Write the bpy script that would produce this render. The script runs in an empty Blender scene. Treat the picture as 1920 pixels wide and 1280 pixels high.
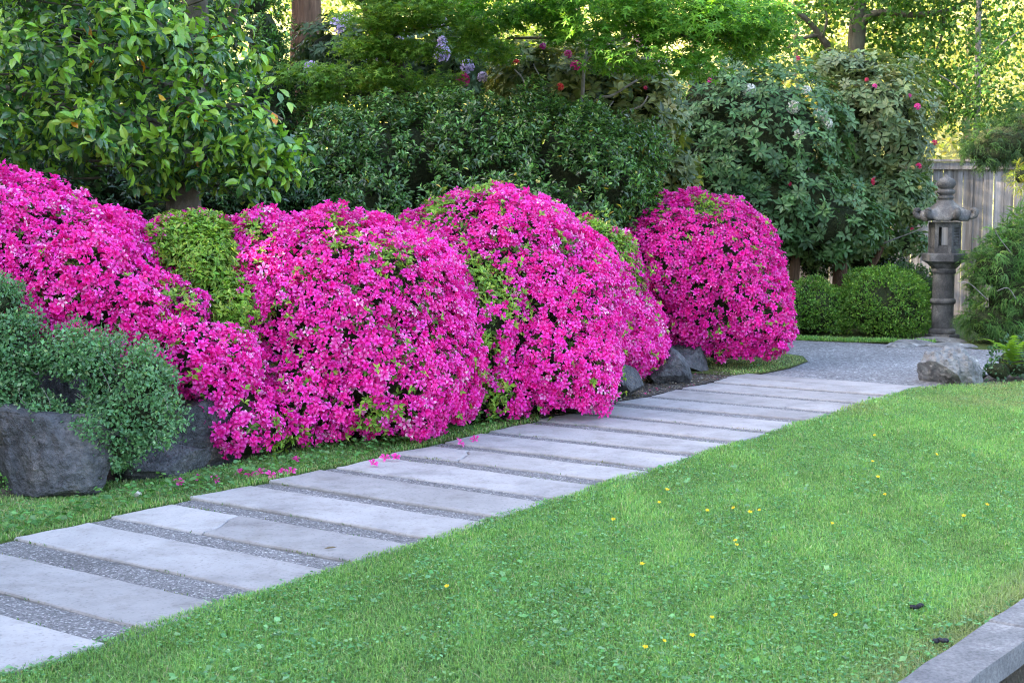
import bpy, bmesh, math, random
import numpy as np
from mathutils import Vector, Matrix

# ------------------------------------------------------------------ camera, world, sun, exposure
scene = bpy.context.scene
FOC, CAM_H = 2654.0, 1.6                       # focal length in photo pixels, eye height in metres
PITCH = math.atan(255.0 / FOC)
cam_data = bpy.data.cameras.new('camera')
cam_data.sensor_width = 36.0
cam_data.lens = 36.0 * FOC / 1920.0
cam_data.clip_start, cam_data.clip_end = 0.05, 600.0
cam_data.dof.use_dof = True
cam_data.dof.focus_distance = 8.5
cam_data.dof.aperture_fstop = 7.0
cam = bpy.data.objects.new('camera', cam_data)
scene.collection.objects.link(cam)
cam.location = (0, 0, CAM_H)
cam.rotation_euler = (math.pi / 2 - PITCH, 0, 0)
scene.camera = cam

SUN_EL, SUN_AZ = math.radians(27), math.radians(262)      # azimuth clockwise from +Y
world = bpy.data.worlds.new('World')
scene.world = world
world.use_nodes = True
wn = world.node_tree
bg = wn.nodes['Background']
sky = wn.nodes.new('ShaderNodeTexSky')
sky.sky_type = 'NISHITA'
sky.sun_disc = False
sky.sun_elevation, sky.sun_rotation = SUN_EL, SUN_AZ
sky.air_density, sky.dust_density, sky.ozone_density = 1.0, 4.0, 0.3
wn.links.new(sky.outputs[0], bg.inputs[0])
bg.inputs[1].default_value = 0.15
sun_data = bpy.data.lights.new('sun', 'SUN')
sun_data.energy, sun_data.angle, sun_data.color = 4.6, math.radians(0.53), (1.0, 0.84, 0.60)
sun = bpy.data.objects.new('sun', sun_data)
scene.collection.objects.link(sun)
to_sun = Vector((math.sin(SUN_AZ) * math.cos(SUN_EL), math.cos(SUN_AZ) * math.cos(SUN_EL), math.sin(SUN_EL)))
sun.rotation_euler = to_sun.to_track_quat('Z', 'Y').to_euler()
vs = scene.view_settings
vs.view_transform, vs.look, vs.gamma, vs.exposure = 'Standard', 'None', 1.0, 3.08
vs.use_curve_mapping = False
scene.cycles.max_bounces = 7
scene.cycles.diffuse_bounces = 4
scene.cycles.glossy_bounces = 2
scene.cycles.transmission_bounces = 4
scene.cycles.sample_clamp_indirect = 6.0
scene.cycles.filter_width = 1.1
scene.cycles.use_denoising = True
scene.cycles.denoising_prefilter = 'NONE'

C = scene.collection
rng = np.random.default_rng(7)
random.seed(7)

# ------------------------------------------------------------------ helpers: photo pixel -> place
CP, SP = math.cos(PITCH), math.sin(PITCH)
def W(px, py, d):
    """point at ground distance d along +Y that stands where the photo shows (px, py)"""
    x, u = (px - 960) / FOC, (640 - py) / FOC
    y, z = CP + u * SP, -SP + u * CP
    s = d / y
    return np.array((x * s, d, CAM_H + z * s))
def G(px, py, z0=0.0):
    x, u = (px - 960) / FOC, (640 - py) / FOC
    y, z = CP + u * SP, -SP + u * CP
    s = (z0 - CAM_H) / z
    return np.array((x * s, y * s, z0))
def E(px, py, d, rx, rz, ry):
    """ellipsoid centred at a photo place, radii rx, rz in photo pixels at that distance, ry in metres"""
    k = d / FOC
    return (W(px, py, d), np.array((rx * k, ry, rz * k)))
def project(P):
    rel = P - np.array((0, 0, CAM_H))
    fw = rel[:, 1] * CP - rel[:, 2] * SP
    up = rel[:, 1] * SP + rel[:, 2] * CP
    return 960 + FOC * rel[:, 0] / fw, 640 - FOC * up / fw, fw

def smooth(a, b, x):
    t = np.clip((x - a) / (b - a), 0, 1)
    return t * t * (3 - 2 * t)
_nk = np.random.default_rng(3).normal(size=(3, 8, 3)); _np = np.random.default_rng(4).uniform(0, 6.28, (3, 8))
def lump(P, freq):
    """smooth pseudo noise in -1..1"""
    P = np.asarray(P, float); o = np.zeros(P.shape[:-1])
    for k in range(3):
        for j in range(5):
            o += np.sin((P @ _nk[k, j]) * freq * (1.0 + 0.9 * k) + _np[k, j]) / (1.0 + k)
    return np.clip(o / 4.0, -1, 1)
def norm(v):
    v = np.asarray(v, float)
    return v / np.maximum(np.linalg.norm(v, axis=-1, keepdims=True), 1e-9)

# ------------------------------------------------------------------ helpers: objects
def tag(o, label=None, cat=None, group=None, kind=None):
    for k, v in (('label', label), ('category', cat), ('group', group), ('kind', kind)):
        if v: o[k] = v
    return o
def empty(name, loc, label=None, cat=None, group=None, kind=None):
    o = bpy.data.objects.new(name, None); C.objects.link(o); o.location = [float(v) for v in loc]
    o.empty_display_size = 0.1
    return tag(o, label, cat, group, kind)
def link(name, me, parent=None):
    o = bpy.data.objects.new(name, me); C.objects.link(o)
    if parent:
        o.parent = parent
        loc = parent.location.copy(); q = parent.parent
        while q: loc += q.location; q = q.parent
        o.location = -loc           # meshes are written in world coordinates
    return o
def tri_mesh(name, V, T, mat, tint=None, flat=True):
    me = bpy.data.meshes.new(name)
    V = np.ascontiguousarray(V, np.float32); T = np.ascontiguousarray(T, np.int32)
    me.vertices.add(len(V)); me.vertices.foreach_set('co', V.ravel())
    me.loops.add(T.size); me.loops.foreach_set('vertex_index', T.ravel())
    me.polygons.add(len(T)); me.polygons.foreach_set('loop_start', np.arange(0, T.size, 3, dtype=np.int32))
    me.polygons.foreach_set('use_smooth', np.full(len(T), not flat))
    me.update(calc_edges=True)
    if tint is not None:
        a = me.attributes.new('tint', 'FLOAT_COLOR', 'POINT')
        a.data.foreach_set('color', np.concatenate([tint, np.ones((len(tint), 1))], 1).astype(np.float32).ravel())
    me.materials.append(mat)
    return me
def bm_mesh(name, bm, mat, smooth_=False):
    me = bpy.data.meshes.new(name); bm.normal_update(); bm.to_mesh(me); bm.free()
    if smooth_: me.polygons.foreach_set('use_smooth', [True] * len(me.polygons))
    me.materials.append(mat)
    return me
def add_box(bm, c, s, rot=None, bevel=0.0):
    r = bmesh.ops.create_cube(bm, size=1.0)
    vs_ = r['verts']
    M = Matrix.Translation(Vector(c)) @ (rot.to_4x4() if rot is not None else Matrix()) @ Matrix.Diagonal((*s, 1))
    bmesh.ops.transform(bm, matrix=M, verts=vs_)
    if bevel:
        es = list({e for v in vs_ for e in v.link_edges})
        bmesh.ops.bevel(bm, geom=es, offset=bevel, segments=2, profile=0.7, affect='EDGES')
def tube_arrays(path, radii, sides=8, wob=0.0):
    path = np.asarray(path, float); radii = np.broadcast_to(np.asarray(radii, float), (len(path),))
    tan = norm(np.gradient(path, axis=0))
    ref = np.array((0.31, 0.2, 0.93)) if abs(tan[0] @ np.array((0.31, 0.2, 0.93))) < 0.9 else np.array((1.0, 0, 0))
    n = norm(np.cross(tan, ref)); b = np.cross(tan, n)
    a = np.linspace(0, 2 * np.pi, sides, endpoint=False)
    r = radii[:, None] * (1 + wob * np.sin(a * 3 + 1)[None] + wob * rng.normal(size=(len(path), sides)) * 0.5)
    V = path[:, None] + r[..., None] * (np.cos(a)[None, :, None] * n[:, None] + np.sin(a)[None, :, None] * b[:, None])
    T = []
    for i in range(len(path) - 1):
        for j in range(sides):
            k = (j + 1) % sides
            T += [(i * sides + j, i * sides + k, (i + 1) * sides + k), (i * sides + j, (i + 1) * sides + k, (i + 1) * sides + j)]
    V = V.reshape(-1, 3); e = len(V)
    V = np.concatenate([V, path[-1:], path[:1]])
    L = (len(path) - 1) * sides
    T += [(L + j, L + (j + 1) % sides, e) for j in range(sides)] + [((j + 1) % sides, j, e + 1) for j in range(sides)]
    return V, np.array(T)
def curve_path(pts, n=12):
    """Catmull-Rom through pts"""
    p = np.asarray(pts, float); p = np.concatenate([2 * p[:1] - p[1:2], p, 2 * p[-1:] - p[-2:-1]])
    out = []
    for i in range(1, len(p) - 2):
        for t in np.linspace(0, 1, n, endpoint=False):
            a, b, c, d = p[i - 1:i + 3]
            out.append(0.5 * (2 * b + (c - a) * t + (2 * a - 5 * b + 4 * c - d) * t * t + (3 * b - a - 3 * c + d) * t ** 3))
    out.append(p[-2])
    return np.array(out)
def limb(name, parent, pts, r0, r1, mat, sides=8, n=8, wob=0.05):
    path = curve_path(pts, n)
    V, T = tube_arrays(path, np.linspace(r0, r1, len(path)), sides, wob)
    return link(name, tri_mesh(name, V, T, mat, flat=False), parent)

# ------------------------------------------------------------------ materials
def new_mat(name):
    m = bpy.data.materials.new(name); m.use_nodes = True
    nt = m.node_tree; b = nt.nodes['Principled BSDF']
    return m, nt, b
def nd(nt, t, **kw):
    n = nt.nodes.new(t)
    for k, v in kw.items():
        if k in n.inputs: n.inputs[k].default_value = v
        else: setattr(n, k, v)
    return n
def leaf_mat(name, rough=0.45, spec=0.5, trans=0.35, tcol=(1.15, 1.1, 0.45)):
    m, nt, b = new_mat(name)
    at = nd(nt, 'ShaderNodeAttribute', attribute_name='tint')
    nz = nd(nt, 'ShaderNodeTexNoise', Scale=60.0, Detail=2.0)
    tc = nd(nt, 'ShaderNodeTexCoord'); nt.links.new(tc.outputs['Object'], nz.inputs['Vector'])
    mr = nd(nt, 'ShaderNodeMapRange'); mr.inputs['To Min'].default_value = 0.82; mr.inputs['To Max'].default_value = 1.18
    nt.links.new(nz.outputs[0], mr.inputs[0])
    vm = nd(nt, 'ShaderNodeVectorMath', operation='SCALE'); nt.links.new(at.outputs['Color'], vm.inputs[0]); nt.links.new(mr.outputs[0], vm.inputs['Scale'])
    nt.links.new(vm.outputs[0], b.inputs['Base Color'])
    b.inputs['Roughness'].default_value = rough; b.inputs['Specular IOR Level'].default_value = spec
    tr = nd(nt, 'ShaderNodeBsdfTranslucent')
    mu = nd(nt, 'ShaderNodeVectorMath', operation='MULTIPLY'); mu.inputs[1].default_value = tcol
    nt.links.new(vm.outputs[0], mu.inputs[0]); nt.links.new(mu.outputs[0], tr.inputs[0])
    mx = nd(nt, 'ShaderNodeMixShader'); mx.inputs[0].default_value = trans
    nt.links.new(b.outputs[0], mx.inputs[1]); nt.links.new(tr.outputs[0], mx.inputs[2])
    nt.links.new(mx.outputs[0], nt.nodes['Material Output'].inputs[0])
    return m
def ramp(nt, stops):
    r = nd(nt, 'ShaderNodeValToRGB'); el = r.color_ramp.elements
    while len(el) < len(stops): el.new(0.5)
    for e_, (p, c) in zip(el, stops): e_.position = p; e_.color = (*c, 1)
    return r
def surf_mat(name, layers, rough=0.9, bump=(0.3, 40.0, 0.01), spec=0.3, scale_vec=(1, 1, 1), rand=0.0, coord='Object', fine=None):
    """layers: (noise scale, detail, ramp stops) first gives the colour, later ones multiply it"""
    m, nt, b = new_mat(name)
    tc = nd(nt, 'ShaderNodeTexCoord'); mp = nd(nt, 'ShaderNodeMapping'); mp.inputs['Scale'].default_value = scale_vec
    nt.links.new(tc.outputs[coord], mp.inputs[0])
    vec = mp.outputs[0]
    if rand:
        oi = nd(nt, 'ShaderNodeObjectInfo'); cx = nd(nt, 'ShaderNodeCombineXYZ'); mm = nd(nt, 'ShaderNodeMath', operation='MULTIPLY'); mm.inputs[1].default_value = 37.0
        nt.links.new(oi.outputs['Random'], mm.inputs[0])
        for k in range(3): nt.links.new(mm.outputs[0], cx.inputs[k])
        ad = nd(nt, 'ShaderNodeVectorMath', operation='ADD'); nt.links.new(vec, ad.inputs[0]); nt.links.new(cx.outputs[0], ad.inputs[1]); vec = ad.outputs[0]
    col = None
    for sc, det, stops in layers:
        nz = nd(nt, 'ShaderNodeTexNoise', Scale=sc, Detail=det, Roughness=0.62); nt.links.new(vec, nz.inputs['Vector'])
        rp = ramp(nt, stops); nt.links.new(nz.outputs[0], rp.inputs[0])
        if col is None: col = rp.outputs[0]
        else:
            mu = nd(nt, 'ShaderNodeVectorMath', operation='MULTIPLY'); nt.links.new(col, mu.inputs[0]); nt.links.new(rp.outputs[0], mu.inputs[1]); col = mu.outputs[0]
    if rand:
        oi2 = nd(nt, 'ShaderNodeObjectInfo'); mr = nd(nt, 'ShaderNodeMapRange'); mr.inputs['To Min'].default_value = 1 - rand; mr.inputs['To Max'].default_value = 1 + rand
        nt.links.new(oi2.outputs['Random'], mr.inputs[0])
        sc_ = nd(nt, 'ShaderNodeVectorMath', operation='SCALE'); nt.links.new(col, sc_.inputs[0]); nt.links.new(mr.outputs[0], sc_.inputs['Scale']); col = sc_.outputs[0]
    nt.links.new(col, b.inputs['Base Color'])
    b.inputs['Roughness'].default_value = rough; b.inputs['Specular IOR Level'].default_value = spec
    st, bs, dist = bump
    nb = nd(nt, 'ShaderNodeTexNoise', Scale=bs, Detail=5.0, Roughness=0.65); nt.links.new(vec, nb.inputs['Vector'])
    bp = nd(nt, 'ShaderNodeBump'); bp.inputs['Strength'].default_value = st; bp.inputs['Distance'].default_value = dist
    nt.links.new(nb.outputs[0], bp.inputs['Height']); nt.links.new(bp.outputs[0], b.inputs['Normal'])
    return m
def pebble_mat(name, scale, cols, rough=0.85, depth=0.006, spread=None):
    """exposed aggregate: voronoi stones of mixed greys"""
    m, nt, b = new_mat(name)
    tc = nd(nt, 'ShaderNodeTexCoord')
    vo = nd(nt, 'ShaderNodeTexVoronoi', Scale=scale); nt.links.new(tc.outputs['Object'], vo.inputs['Vector'])
    sep = nd(nt, 'ShaderNodeSeparateColor'); nt.links.new(vo.outputs['Color'], sep.inputs[0])
    rp = ramp(nt, cols); nt.links.new(sep.outputs[0], rp.inputs[0])
    nz = nd(nt, 'ShaderNodeTexNoise', Scale=1.3, Detail=5.0); nt.links.new(tc.outputs['Object'], nz.inputs['Vector'])
    r2 = ramp(nt, spread or [(0.3, (0.8, 0.8, 0.8)), (0.7, (1.15, 1.15, 1.15))]); nt.links.new(nz.outputs[0], r2.inputs[0])
    mu = nd(nt, 'ShaderNodeVectorMath', operation='MULTIPLY'); nt.links.new(rp.outputs[0], mu.inputs[0]); nt.links.new(r2.outputs[0], mu.inputs[1])
    nt.links.new(mu.outputs[0], b.inputs['Base Color'])
    b.inputs['Roughness'].default_value = rough; b.inputs['Specular IOR Level'].default_value = 0.3
    inv = nd(nt, 'ShaderNodeMath', operation='MULTIPLY'); inv.inputs[1].default_value = -1; nt.links.new(vo.outputs['Distance'], inv.inputs[0])
    bp = nd(nt, 'ShaderNodeBump'); bp.inputs['Strength'].default_value = 0.7; bp.inputs['Distance'].default_value = depth
    nt.links.new(inv.outputs[0], bp.inputs['Height']); nt.links.new(bp.outputs[0], b.inputs['Normal'])
    return m

M = {}
M['petal'] = leaf_mat('azalea_petal', 0.5, 0.4, 0.26, (1.05, 1.0, 1.05))
M['leaf'] = leaf_mat('shrub_leaf', 0.45, 0.45, 0.33)
M['glossy'] = leaf_mat('glossy_leaf', 0.26, 0.7, 0.28)
M['thin'] = leaf_mat('thin_leaf', 0.55, 0.35, 0.5)
M['grass'] = leaf_mat('grass_blade', 0.5, 0.4, 0.42, (1.1, 1.1, 0.6))
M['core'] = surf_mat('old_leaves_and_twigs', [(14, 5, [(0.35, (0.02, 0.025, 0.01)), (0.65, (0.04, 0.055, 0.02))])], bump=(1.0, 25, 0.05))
M['bark'] = surf_mat('grey_bark', [(9, 6, [(0.3, (0.06, 0.05, 0.04)), (0.7, (0.2, 0.18, 0.15))]), (2.5, 3, [(0.35, (0.7, 0.75, 0.65)), (0.65, (1.1, 1.05, 1.0))])], bump=(0.9, 16, 0.02), scale_vec=(1, 1, 0.3))
M['red_bark'] = surf_mat('red_brown_bark', [(12, 6, [(0.3, (0.05, 0.028, 0.018)), (0.55, (0.15, 0.085, 0.055)), (0.75, (0.24, 0.15, 0.10))])], bump=(1.0, 14, 0.04), scale_vec=(1.4, 1.4, 0.12))
M['lichen_bark'] = surf_mat('lichen_bark', [(7, 6, [(0.3, (0.09, 0.075, 0.06)), (0.62, (0.2, 0.18, 0.15)), (0.68, (0.42, 0.44, 0.42))])], bump=(0.8, 18, 0.02), scale_vec=(1, 1, 0.7))
M['twig'] = surf_mat('grey_twig', [(12, 4, [(0.3, (0.16, 0.14, 0.13)), (0.7, (0.32, 0.3, 0.29))])], bump=(0.5, 30, 0.01))
M['slab'] = surf_mat('weathered_concrete_slab', [(2.2, 7, [(0.28, (0.24, 0.225, 0.23)), (0.45, (0.345, 0.325, 0.33)), (0.75, (0.41, 0.385, 0.388))]), (55, 5, [(0.28, (0.66, 0.66, 0.66)), (0.46, (1.03, 1.03, 1.03))]), (0.9, 6, [(0.32, (0.74, 0.735, 0.72)), (0.6, (1.06, 1.06, 1.05))]), (7, 6, [(0.30, (0.8, 0.79, 0.77)), (0.5, (1.0, 1.0, 1.0))])], rough=0.85, bump=(0.35, 60, 0.004), rand=0.08)
M['strip'] = pebble_mat('exposed_aggregate', 130.0, [(0.0, (0.095, 0.09, 0.094)), (0.5, (0.165, 0.158, 0.164)), (0.85, (0.235, 0.225, 0.23)), (1.0, (0.5, 0.48, 0.48))])
M['gravel'] = pebble_mat('crushed_gravel', 55.0, [(0.0, (0.12, 0.118, 0.125)), (0.5, (0.20, 0.197, 0.208)), (0.9, (0.29, 0.287, 0.3)), (1.0, (0.46, 0.455, 0.47))], depth=0.012)
M['soil'] = surf_mat('soil_with_moss', [(3.0, 7, [(0.3, (0.045, 0.034, 0.025)), (0.5, (0.09, 0.07, 0.05)), (0.62, (0.1, 0.1, 0.05)), (0.75, (0.07, 0.11, 0.03))]), (60, 4, [(0.3, (0.6, 0.6, 0.6)), (0.7, (1.4, 1.4, 1.4))])], bump=(0.9, 45, 0.03))
M['moss'] = surf_mat('moss', [(5.0, 6, [(0.3, (0.05, 0.075, 0.02)), (0.6, (0.11, 0.15, 0.03)), (0.78, (0.13, 0.11, 0.05))]), (90, 4, [(0.3, (0.6, 0.6, 0.6)), (0.7, (1.3, 1.3, 1.3))])], bump=(1.0, 90, 0.02))
M['mulch'] = surf_mat('leaf_litter', [(35, 6, [(0.3, (0.05, 0.04, 0.034)), (0.55, (0.13, 0.11, 0.10)), (0.72, (0.30, 0.27, 0.25))])], bump=(1.0, 60, 0.03))
M['turf'] = surf_mat('turf_soil', [(8, 6, [(0.3, (0.07, 0.13, 0.035)), (0.7, (0.14, 0.22, 0.06))]), (1.1, 3, [(0.35, (0.85, 0.95, 0.8)), (0.7, (1.25, 1.05, 1.0))])], bump=(1.0, 70, 0.03))
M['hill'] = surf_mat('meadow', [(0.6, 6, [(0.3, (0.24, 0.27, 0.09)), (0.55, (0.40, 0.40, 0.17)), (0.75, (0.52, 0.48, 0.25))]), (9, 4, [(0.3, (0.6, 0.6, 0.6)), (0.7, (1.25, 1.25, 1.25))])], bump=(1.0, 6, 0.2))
M['rock'] = surf_mat('dark_basalt', [(3.0, 8, [(0.28, (0.036, 0.036, 0.042)), (0.48, (0.08, 0.08, 0.09)), (0.62, (0.125, 0.118, 0.124)), (0.72, (0.20, 0.15, 0.11))]), (24, 5, [(0.3, (0.65, 0.65, 0.65)), (0.65, (1.2, 1.2, 1.2))])], rough=0.8, bump=(1.0, 10, 0.07), rand=0.12)
M['pale_rock'] = surf_mat('lichen_rock', [(6.0, 8, [(0.3, (0.10, 0.10, 0.10)), (0.5, (0.18, 0.18, 0.182)), (0.6, (0.22, 0.22, 0.22)), (0.7, (0.45, 0.45, 0.45))]), (22, 5, [(0.3, (0.5, 0.5, 0.5)), (0.5, (1.1, 1.1, 1.1))])], rough=0.9, bump=(0.8, 18, 0.03), rand=0.1)
M['lantern'] = surf_mat('weathered_granite', [(4.5, 8, [(0.3, (0.042, 0.041, 0.042)), (0.5, (0.092, 0.09, 0.09)), (0.62, (0.16, 0.157, 0.152)), (0.74, (0.22, 0.195, 0.16))]), (70, 4, [(0.3, (0.7, 0.7, 0.7)), (0.65, (1.2, 1.2, 1.2))])], rough=0.85, bump=(0.6, 40, 0.012), rand=0.08)
M['wood'] = surf_mat('weathered_cedar', [(5.0, 8, [(0.25, (0.095, 0.085, 0.08)), (0.5, (0.21, 0.198, 0.195)), (0.72, (0.30, 0.285, 0.285))]), (1.1, 3, [(0.35, (0.75, 0.68, 0.62)), (0.6, (1.1, 1.1, 1.12))])], rough=0.85, bump=(0.6, 18, 0.01), scale_vec=(6, 6, 0.35), rand=0.2)
M['kerb'] = surf_mat('pale_granite_kerb', [(5, 8, [(0.3, (0.13, 0.126, 0.135)), (0.55, (0.215, 0.207, 0.212)), (0.75, (0.36, 0.34, 0.33))]), (80, 4, [(0.3, (0.65, 0.65, 0.65)), (0.6, (1.15, 1.15, 1.15))])], rough=0.85, bump=(0.6, 50, 0.008), rand=0.1)
M['water'], _nt, _b = new_mat('pond_water'); _b.inputs['Base Color'].default_value = (0.01, 0.02, 0.015, 1); _b.inputs['Roughness'].default_value = 0.05
M['droppings'] = surf_mat('dark_dropping', [(40, 4, [(0.3, (0.008, 0.008, 0.012)), (0.7, (0.025, 0.025, 0.035))])], rough=0.6)
M['stake'] = surf_mat('grey_stake', [(20, 3, [(0.3, (0.10, 0.12, 0.15)), (0.7, (0.16, 0.18, 0.22))])], rough=0.6)
M['white_stone'] = surf_mat('white_stone', [(9, 4, [(0.3, (0.5, 0.47, 0.42)), (0.7, (0.7, 0.68, 0.62))])])

# ------------------------------------------------------------------ leaf and flower templates: grow along +x, face +z
def T_leaf(w=0.42, droop=0.16, fold=0.07):
    V = np.array([(0, 0, 0), (.33, 0, 0), (.68, 0, -.3 * droop), (1, 0, -droop),
                  (.33, w / 2, fold), (.68, w * .40, fold - .3 * droop), (.33, -w / 2, fold), (.68, -w * .40, fold - .3 * droop)])
    T = np.array([(0, 1, 4), (1, 2, 5), (1, 5, 4), (2, 3, 5), (0, 6, 1), (1, 7, 2), (1, 6, 7), (2, 7, 3)])
    return V, T, np.ones((8, 3))
def T_leaf4(w=0.42, droop=0.16, fold=0.07):
    V = np.array([(0, 0, 0), (.5, 0, -.02), (1, 0, -droop), (.52, w / 2, fold), (.52, -w / 2, fold)])
    return V, np.array([(0, 1, 3), (1, 2, 3), (0, 4, 1), (1, 4, 2)]), np.ones((5, 3))
def T_kite(w=0.5, droop=0.12, fold=0.08):
    V = np.array([(0, 0, 0), (.5, w / 2, fold), (1, 0, -droop), (.5, -w / 2, fold)])
    return V, np.array([(0, 2, 1), (0, 3, 2)]), np.ones((4, 3))
def T_bloom(open_=1.0, lobes=5, pale=0.0, deep=True, petal_w=0.27):
    V = [(0, 0, -.38)]; Cc = [(.80, .25, .62)]; T = []
    for k in range(lobes):
        a = 2 * math.pi * k / lobes + 0.15 * math.sin(k * 2.1); ca, sa = math.cos(a), math.sin(a)
        tw = 0.06 * math.sin(k * 3.3)
        ring = [(.25, -.12, -.06), (.25, .12, -.06), (.60, -petal_w, .10 + tw), (.62, petal_w, .10 - tw), (1.0, 0, .02 - .12 * open_ + tw)]
        b = len(V)
        for r, t, z in ring:
            z2 = z + (1 - open_) * r * 0.9; r2 = r * (0.45 + 0.55 * open_)
            V.append((r2 * ca - t * sa, r2 * sa + t * ca, z2))
        Cc += [(.90, .5, .75)] * 2 + [(1.0, 1.0 + pale * .12, 1.05)] * 2 + [(1.06, 3.0 + pale, 1.35 + pale * .03)]
        T += [(0, b, b + 1), (b, b + 2, b + 3), (b, b + 3, b + 1), (b + 2, b + 4, b + 3)]
    return np.array(V), np.array(T), np.array(Cc)
def T_star(lobes=5):
    V = [(0.35, 0, 0)]; n = lobes * 2
    for k in range(n):
        a = -2.6 + 5.2 * k / (n - 1) if n > 1 else 0
        tip = k % 2 == 0
        L = 0.68 if tip else 0.20
        if tip: L *= 0.65 + 0.35 * math.cos(a * 0.55)
        V.append((0.35 + L * math.cos(a), L * math.sin(a), -.10 * (L > .3)))
    T = [(0, k + 1, k + 2) for k in range(n - 1)]
    return np.array(V), np.array(T), np.ones((len(V), 3))
def T_truss(n=9):
    """a ball of rhododendron florets"""
    b = T_bloom(0.85, 5, 0, True, 0.3); V, T, Cc = [], [], []
    o = 0
    for k in range(n):
        z = 0.15 + 0.85 * (k + .5) / n; a = k * 2.4; r = math.sqrt(1 - z * z)
        ax = Vector((r * math.cos(a), r * math.sin(a), z)); q = ax.to_track_quat('Z', 'Y').to_matrix()
        P = np.array([q @ Vector(v * 0.5) + ax * 0.62 for v in b[0]])
        V.append(P); T.append(b[1] + o); o += len(P); Cc.append(np.clip(b[2].mean(1, keepdims=True) * np.ones((1, 3)), .75, 1.2))
    return np.concatenate(V), np.concatenate(T), np.concatenate(Cc)
def T_spray(n=7, seed=0):
    """thread-leaf conifer spray: thin arching ribbons with side threads"""
    r = np.random.default_rng(seed); V, T = [], []
    for k in range(n):
        y0 = r.normal() * 0.10; a = r.normal() * 0.5; L = r.uniform(.6, 1.0); dz = r.uniform(.15, .55)
        pts = [(t * L * math.cos(a), y0 + t * L * math.sin(a), 0.12 * math.sin(t * 2.2) - dz * t * t) for t in (0, .35, .7, 1)]
        b = len(V)
        for i, p in enumerate(pts):
            w = 0.028 * (1 - i / 3.4)
            V += [(p[0], p[1] - w, p[2]), (p[0], p[1] + w, p[2] + .01)]
        for i in range(3): T += [(b + 2 * i, b + 2 * i + 2, b + 2 * i + 1), (b + 2 * i + 1, b + 2 * i + 2, b + 2 * i + 3)]
        for i in (1, 2):
            for s in (-1, 1):
                p = pts[i]; c = len(V); l = r.uniform(.12, .25)
                V += [(p[0], p[1], p[2]), (p[0] + .05, p[1] + s * .01, p[2]), (p[0] + l, p[1] + s * l * .7, p[2] - .08)]
                T.append((c, c + 1, c + 2))
    return np.array(V), np.array(T), np.ones((len(V), 3))

def frames(D, N):
    x = norm(D); z = norm(N - (N * x).sum(-1, keepdims=True) * x); y = np.cross(z, x)
    return x, y, z
def scatter(tm, P, D, N, S, tint):
    tv, tt, tc = tm
    x, y, z = frames(D, N); S = np.asarray(S)[:, None, None]
    V = P[:, None] + S * (tv[None, :, 0:1] * x[:, None] + tv[None, :, 1:2] * y[:, None] + tv[None, :, 2:3] * z[:, None])
    T = tt[None] + (np.arange(len(P)) * len(tv))[:, None, None]
    Cc = tint[:, None] * tc[None]
    return V.reshape(-1, 3), T.reshape(-1, 3), np.clip(Cc.reshape(-1, 3), 0, 0.95)
def pick(pool, n, jit=0.18):
    """n tints picked from [(weight, rgb), ...] with a brightness wobble"""
    w = np.array([p[0] for p in pool], float); w /= w.sum()
    c = np.array([p[1] for p in pool])[rng.choice(len(pool), n, p=w)]
    return np.clip(c * (1 + rng.normal(size=(n, 1)) * jit) * (1 + rng.normal(size=(n, 3)) * jit * .35), 0.004, 0.9)
def foliage(parent, mass_name, piece_name, tm, P, D, N, S, tint, mat, n_parts=300, variants=6, facing=False):
    """the n_parts pieces that show largest become parts of their own, the rest one part of kind stuff; tm: template or list of templates"""
    tms = tm if isinstance(tm, list) else [tm]
    n = len(P)
    if n == 0: return None
    which = rng.integers(0, len(tms), n)
    chosen = np.zeros(n, bool)
    if n_parts:
        px, py, fw = project(P)
        inside = (px > 8) & (px < 1912) & (py > 8) & (py < 1272)
        tocam = norm(np.array((0, 0, CAM_H)) - P)
        fc = (N * tocam).sum(-1) if facing else np.ones(n)
        cen = P.mean(0)
        front = ((P - cen) * tocam).sum(-1); front = (front - front.min()) / max(np.ptp(front), 1e-6)
        score = np.where(inside & (fc > 0.1), S / fw * (0.4 + front) * (0.6 + 0.4 * np.clip(fc, 0, 1)), -1)
        idx = np.argsort(-score)[:n_parts]; idx = idx[score[idx] > 0]
        chosen[idx] = True
        cols = tint[rng.choice(idx, variants)] if len(idx) else []
        meshes = {}
        x, y, z = frames(D[idx], N[idx])
        base = np.array(parent.matrix_basis.translation)
        for j, i in enumerate(idx):
            k = int(np.abs(cols - tint[i]).sum(1).argmin()); w = int(which[i])
            if (k, w) not in meshes:
                tv, tt, tc = tms[w]
                meshes[k, w] = tri_mesh(piece_name, tv, tt, mat, np.clip(cols[k] * tc, 0, 0.95))
            o = bpy.data.objects.new(piece_name, meshes[k, w]); C.objects.link(o); o.parent = parent
            s = float(S[i]); p = P[i] - base
            o.matrix_basis = Matrix([[x[j, r] * s, y[j, r] * s, z[j, r] * s, p[r]] for r in range(3)] + [[0, 0, 0, 1]])
    rest = ~chosen
    Vs, Ts, Cs, off = [], [], [], 0
    for w in range(len(tms)):
        m_ = rest & (which == w)
        if m_.any():
            V, T, Cc = scatter(tms[w], P[m_], D[m_], N[m_], S[m_], tint[m_])
            Vs.append(V); Ts.append(T + off); Cs.append(Cc); off += len(V)
    if Vs:
        o = link(mass_name, tri_mesh(mass_name, np.concatenate(Vs), np.concatenate(Ts), mat, np.concatenate(Cs)), parent)
        o['kind'] = 'stuff'
        return o

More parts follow.
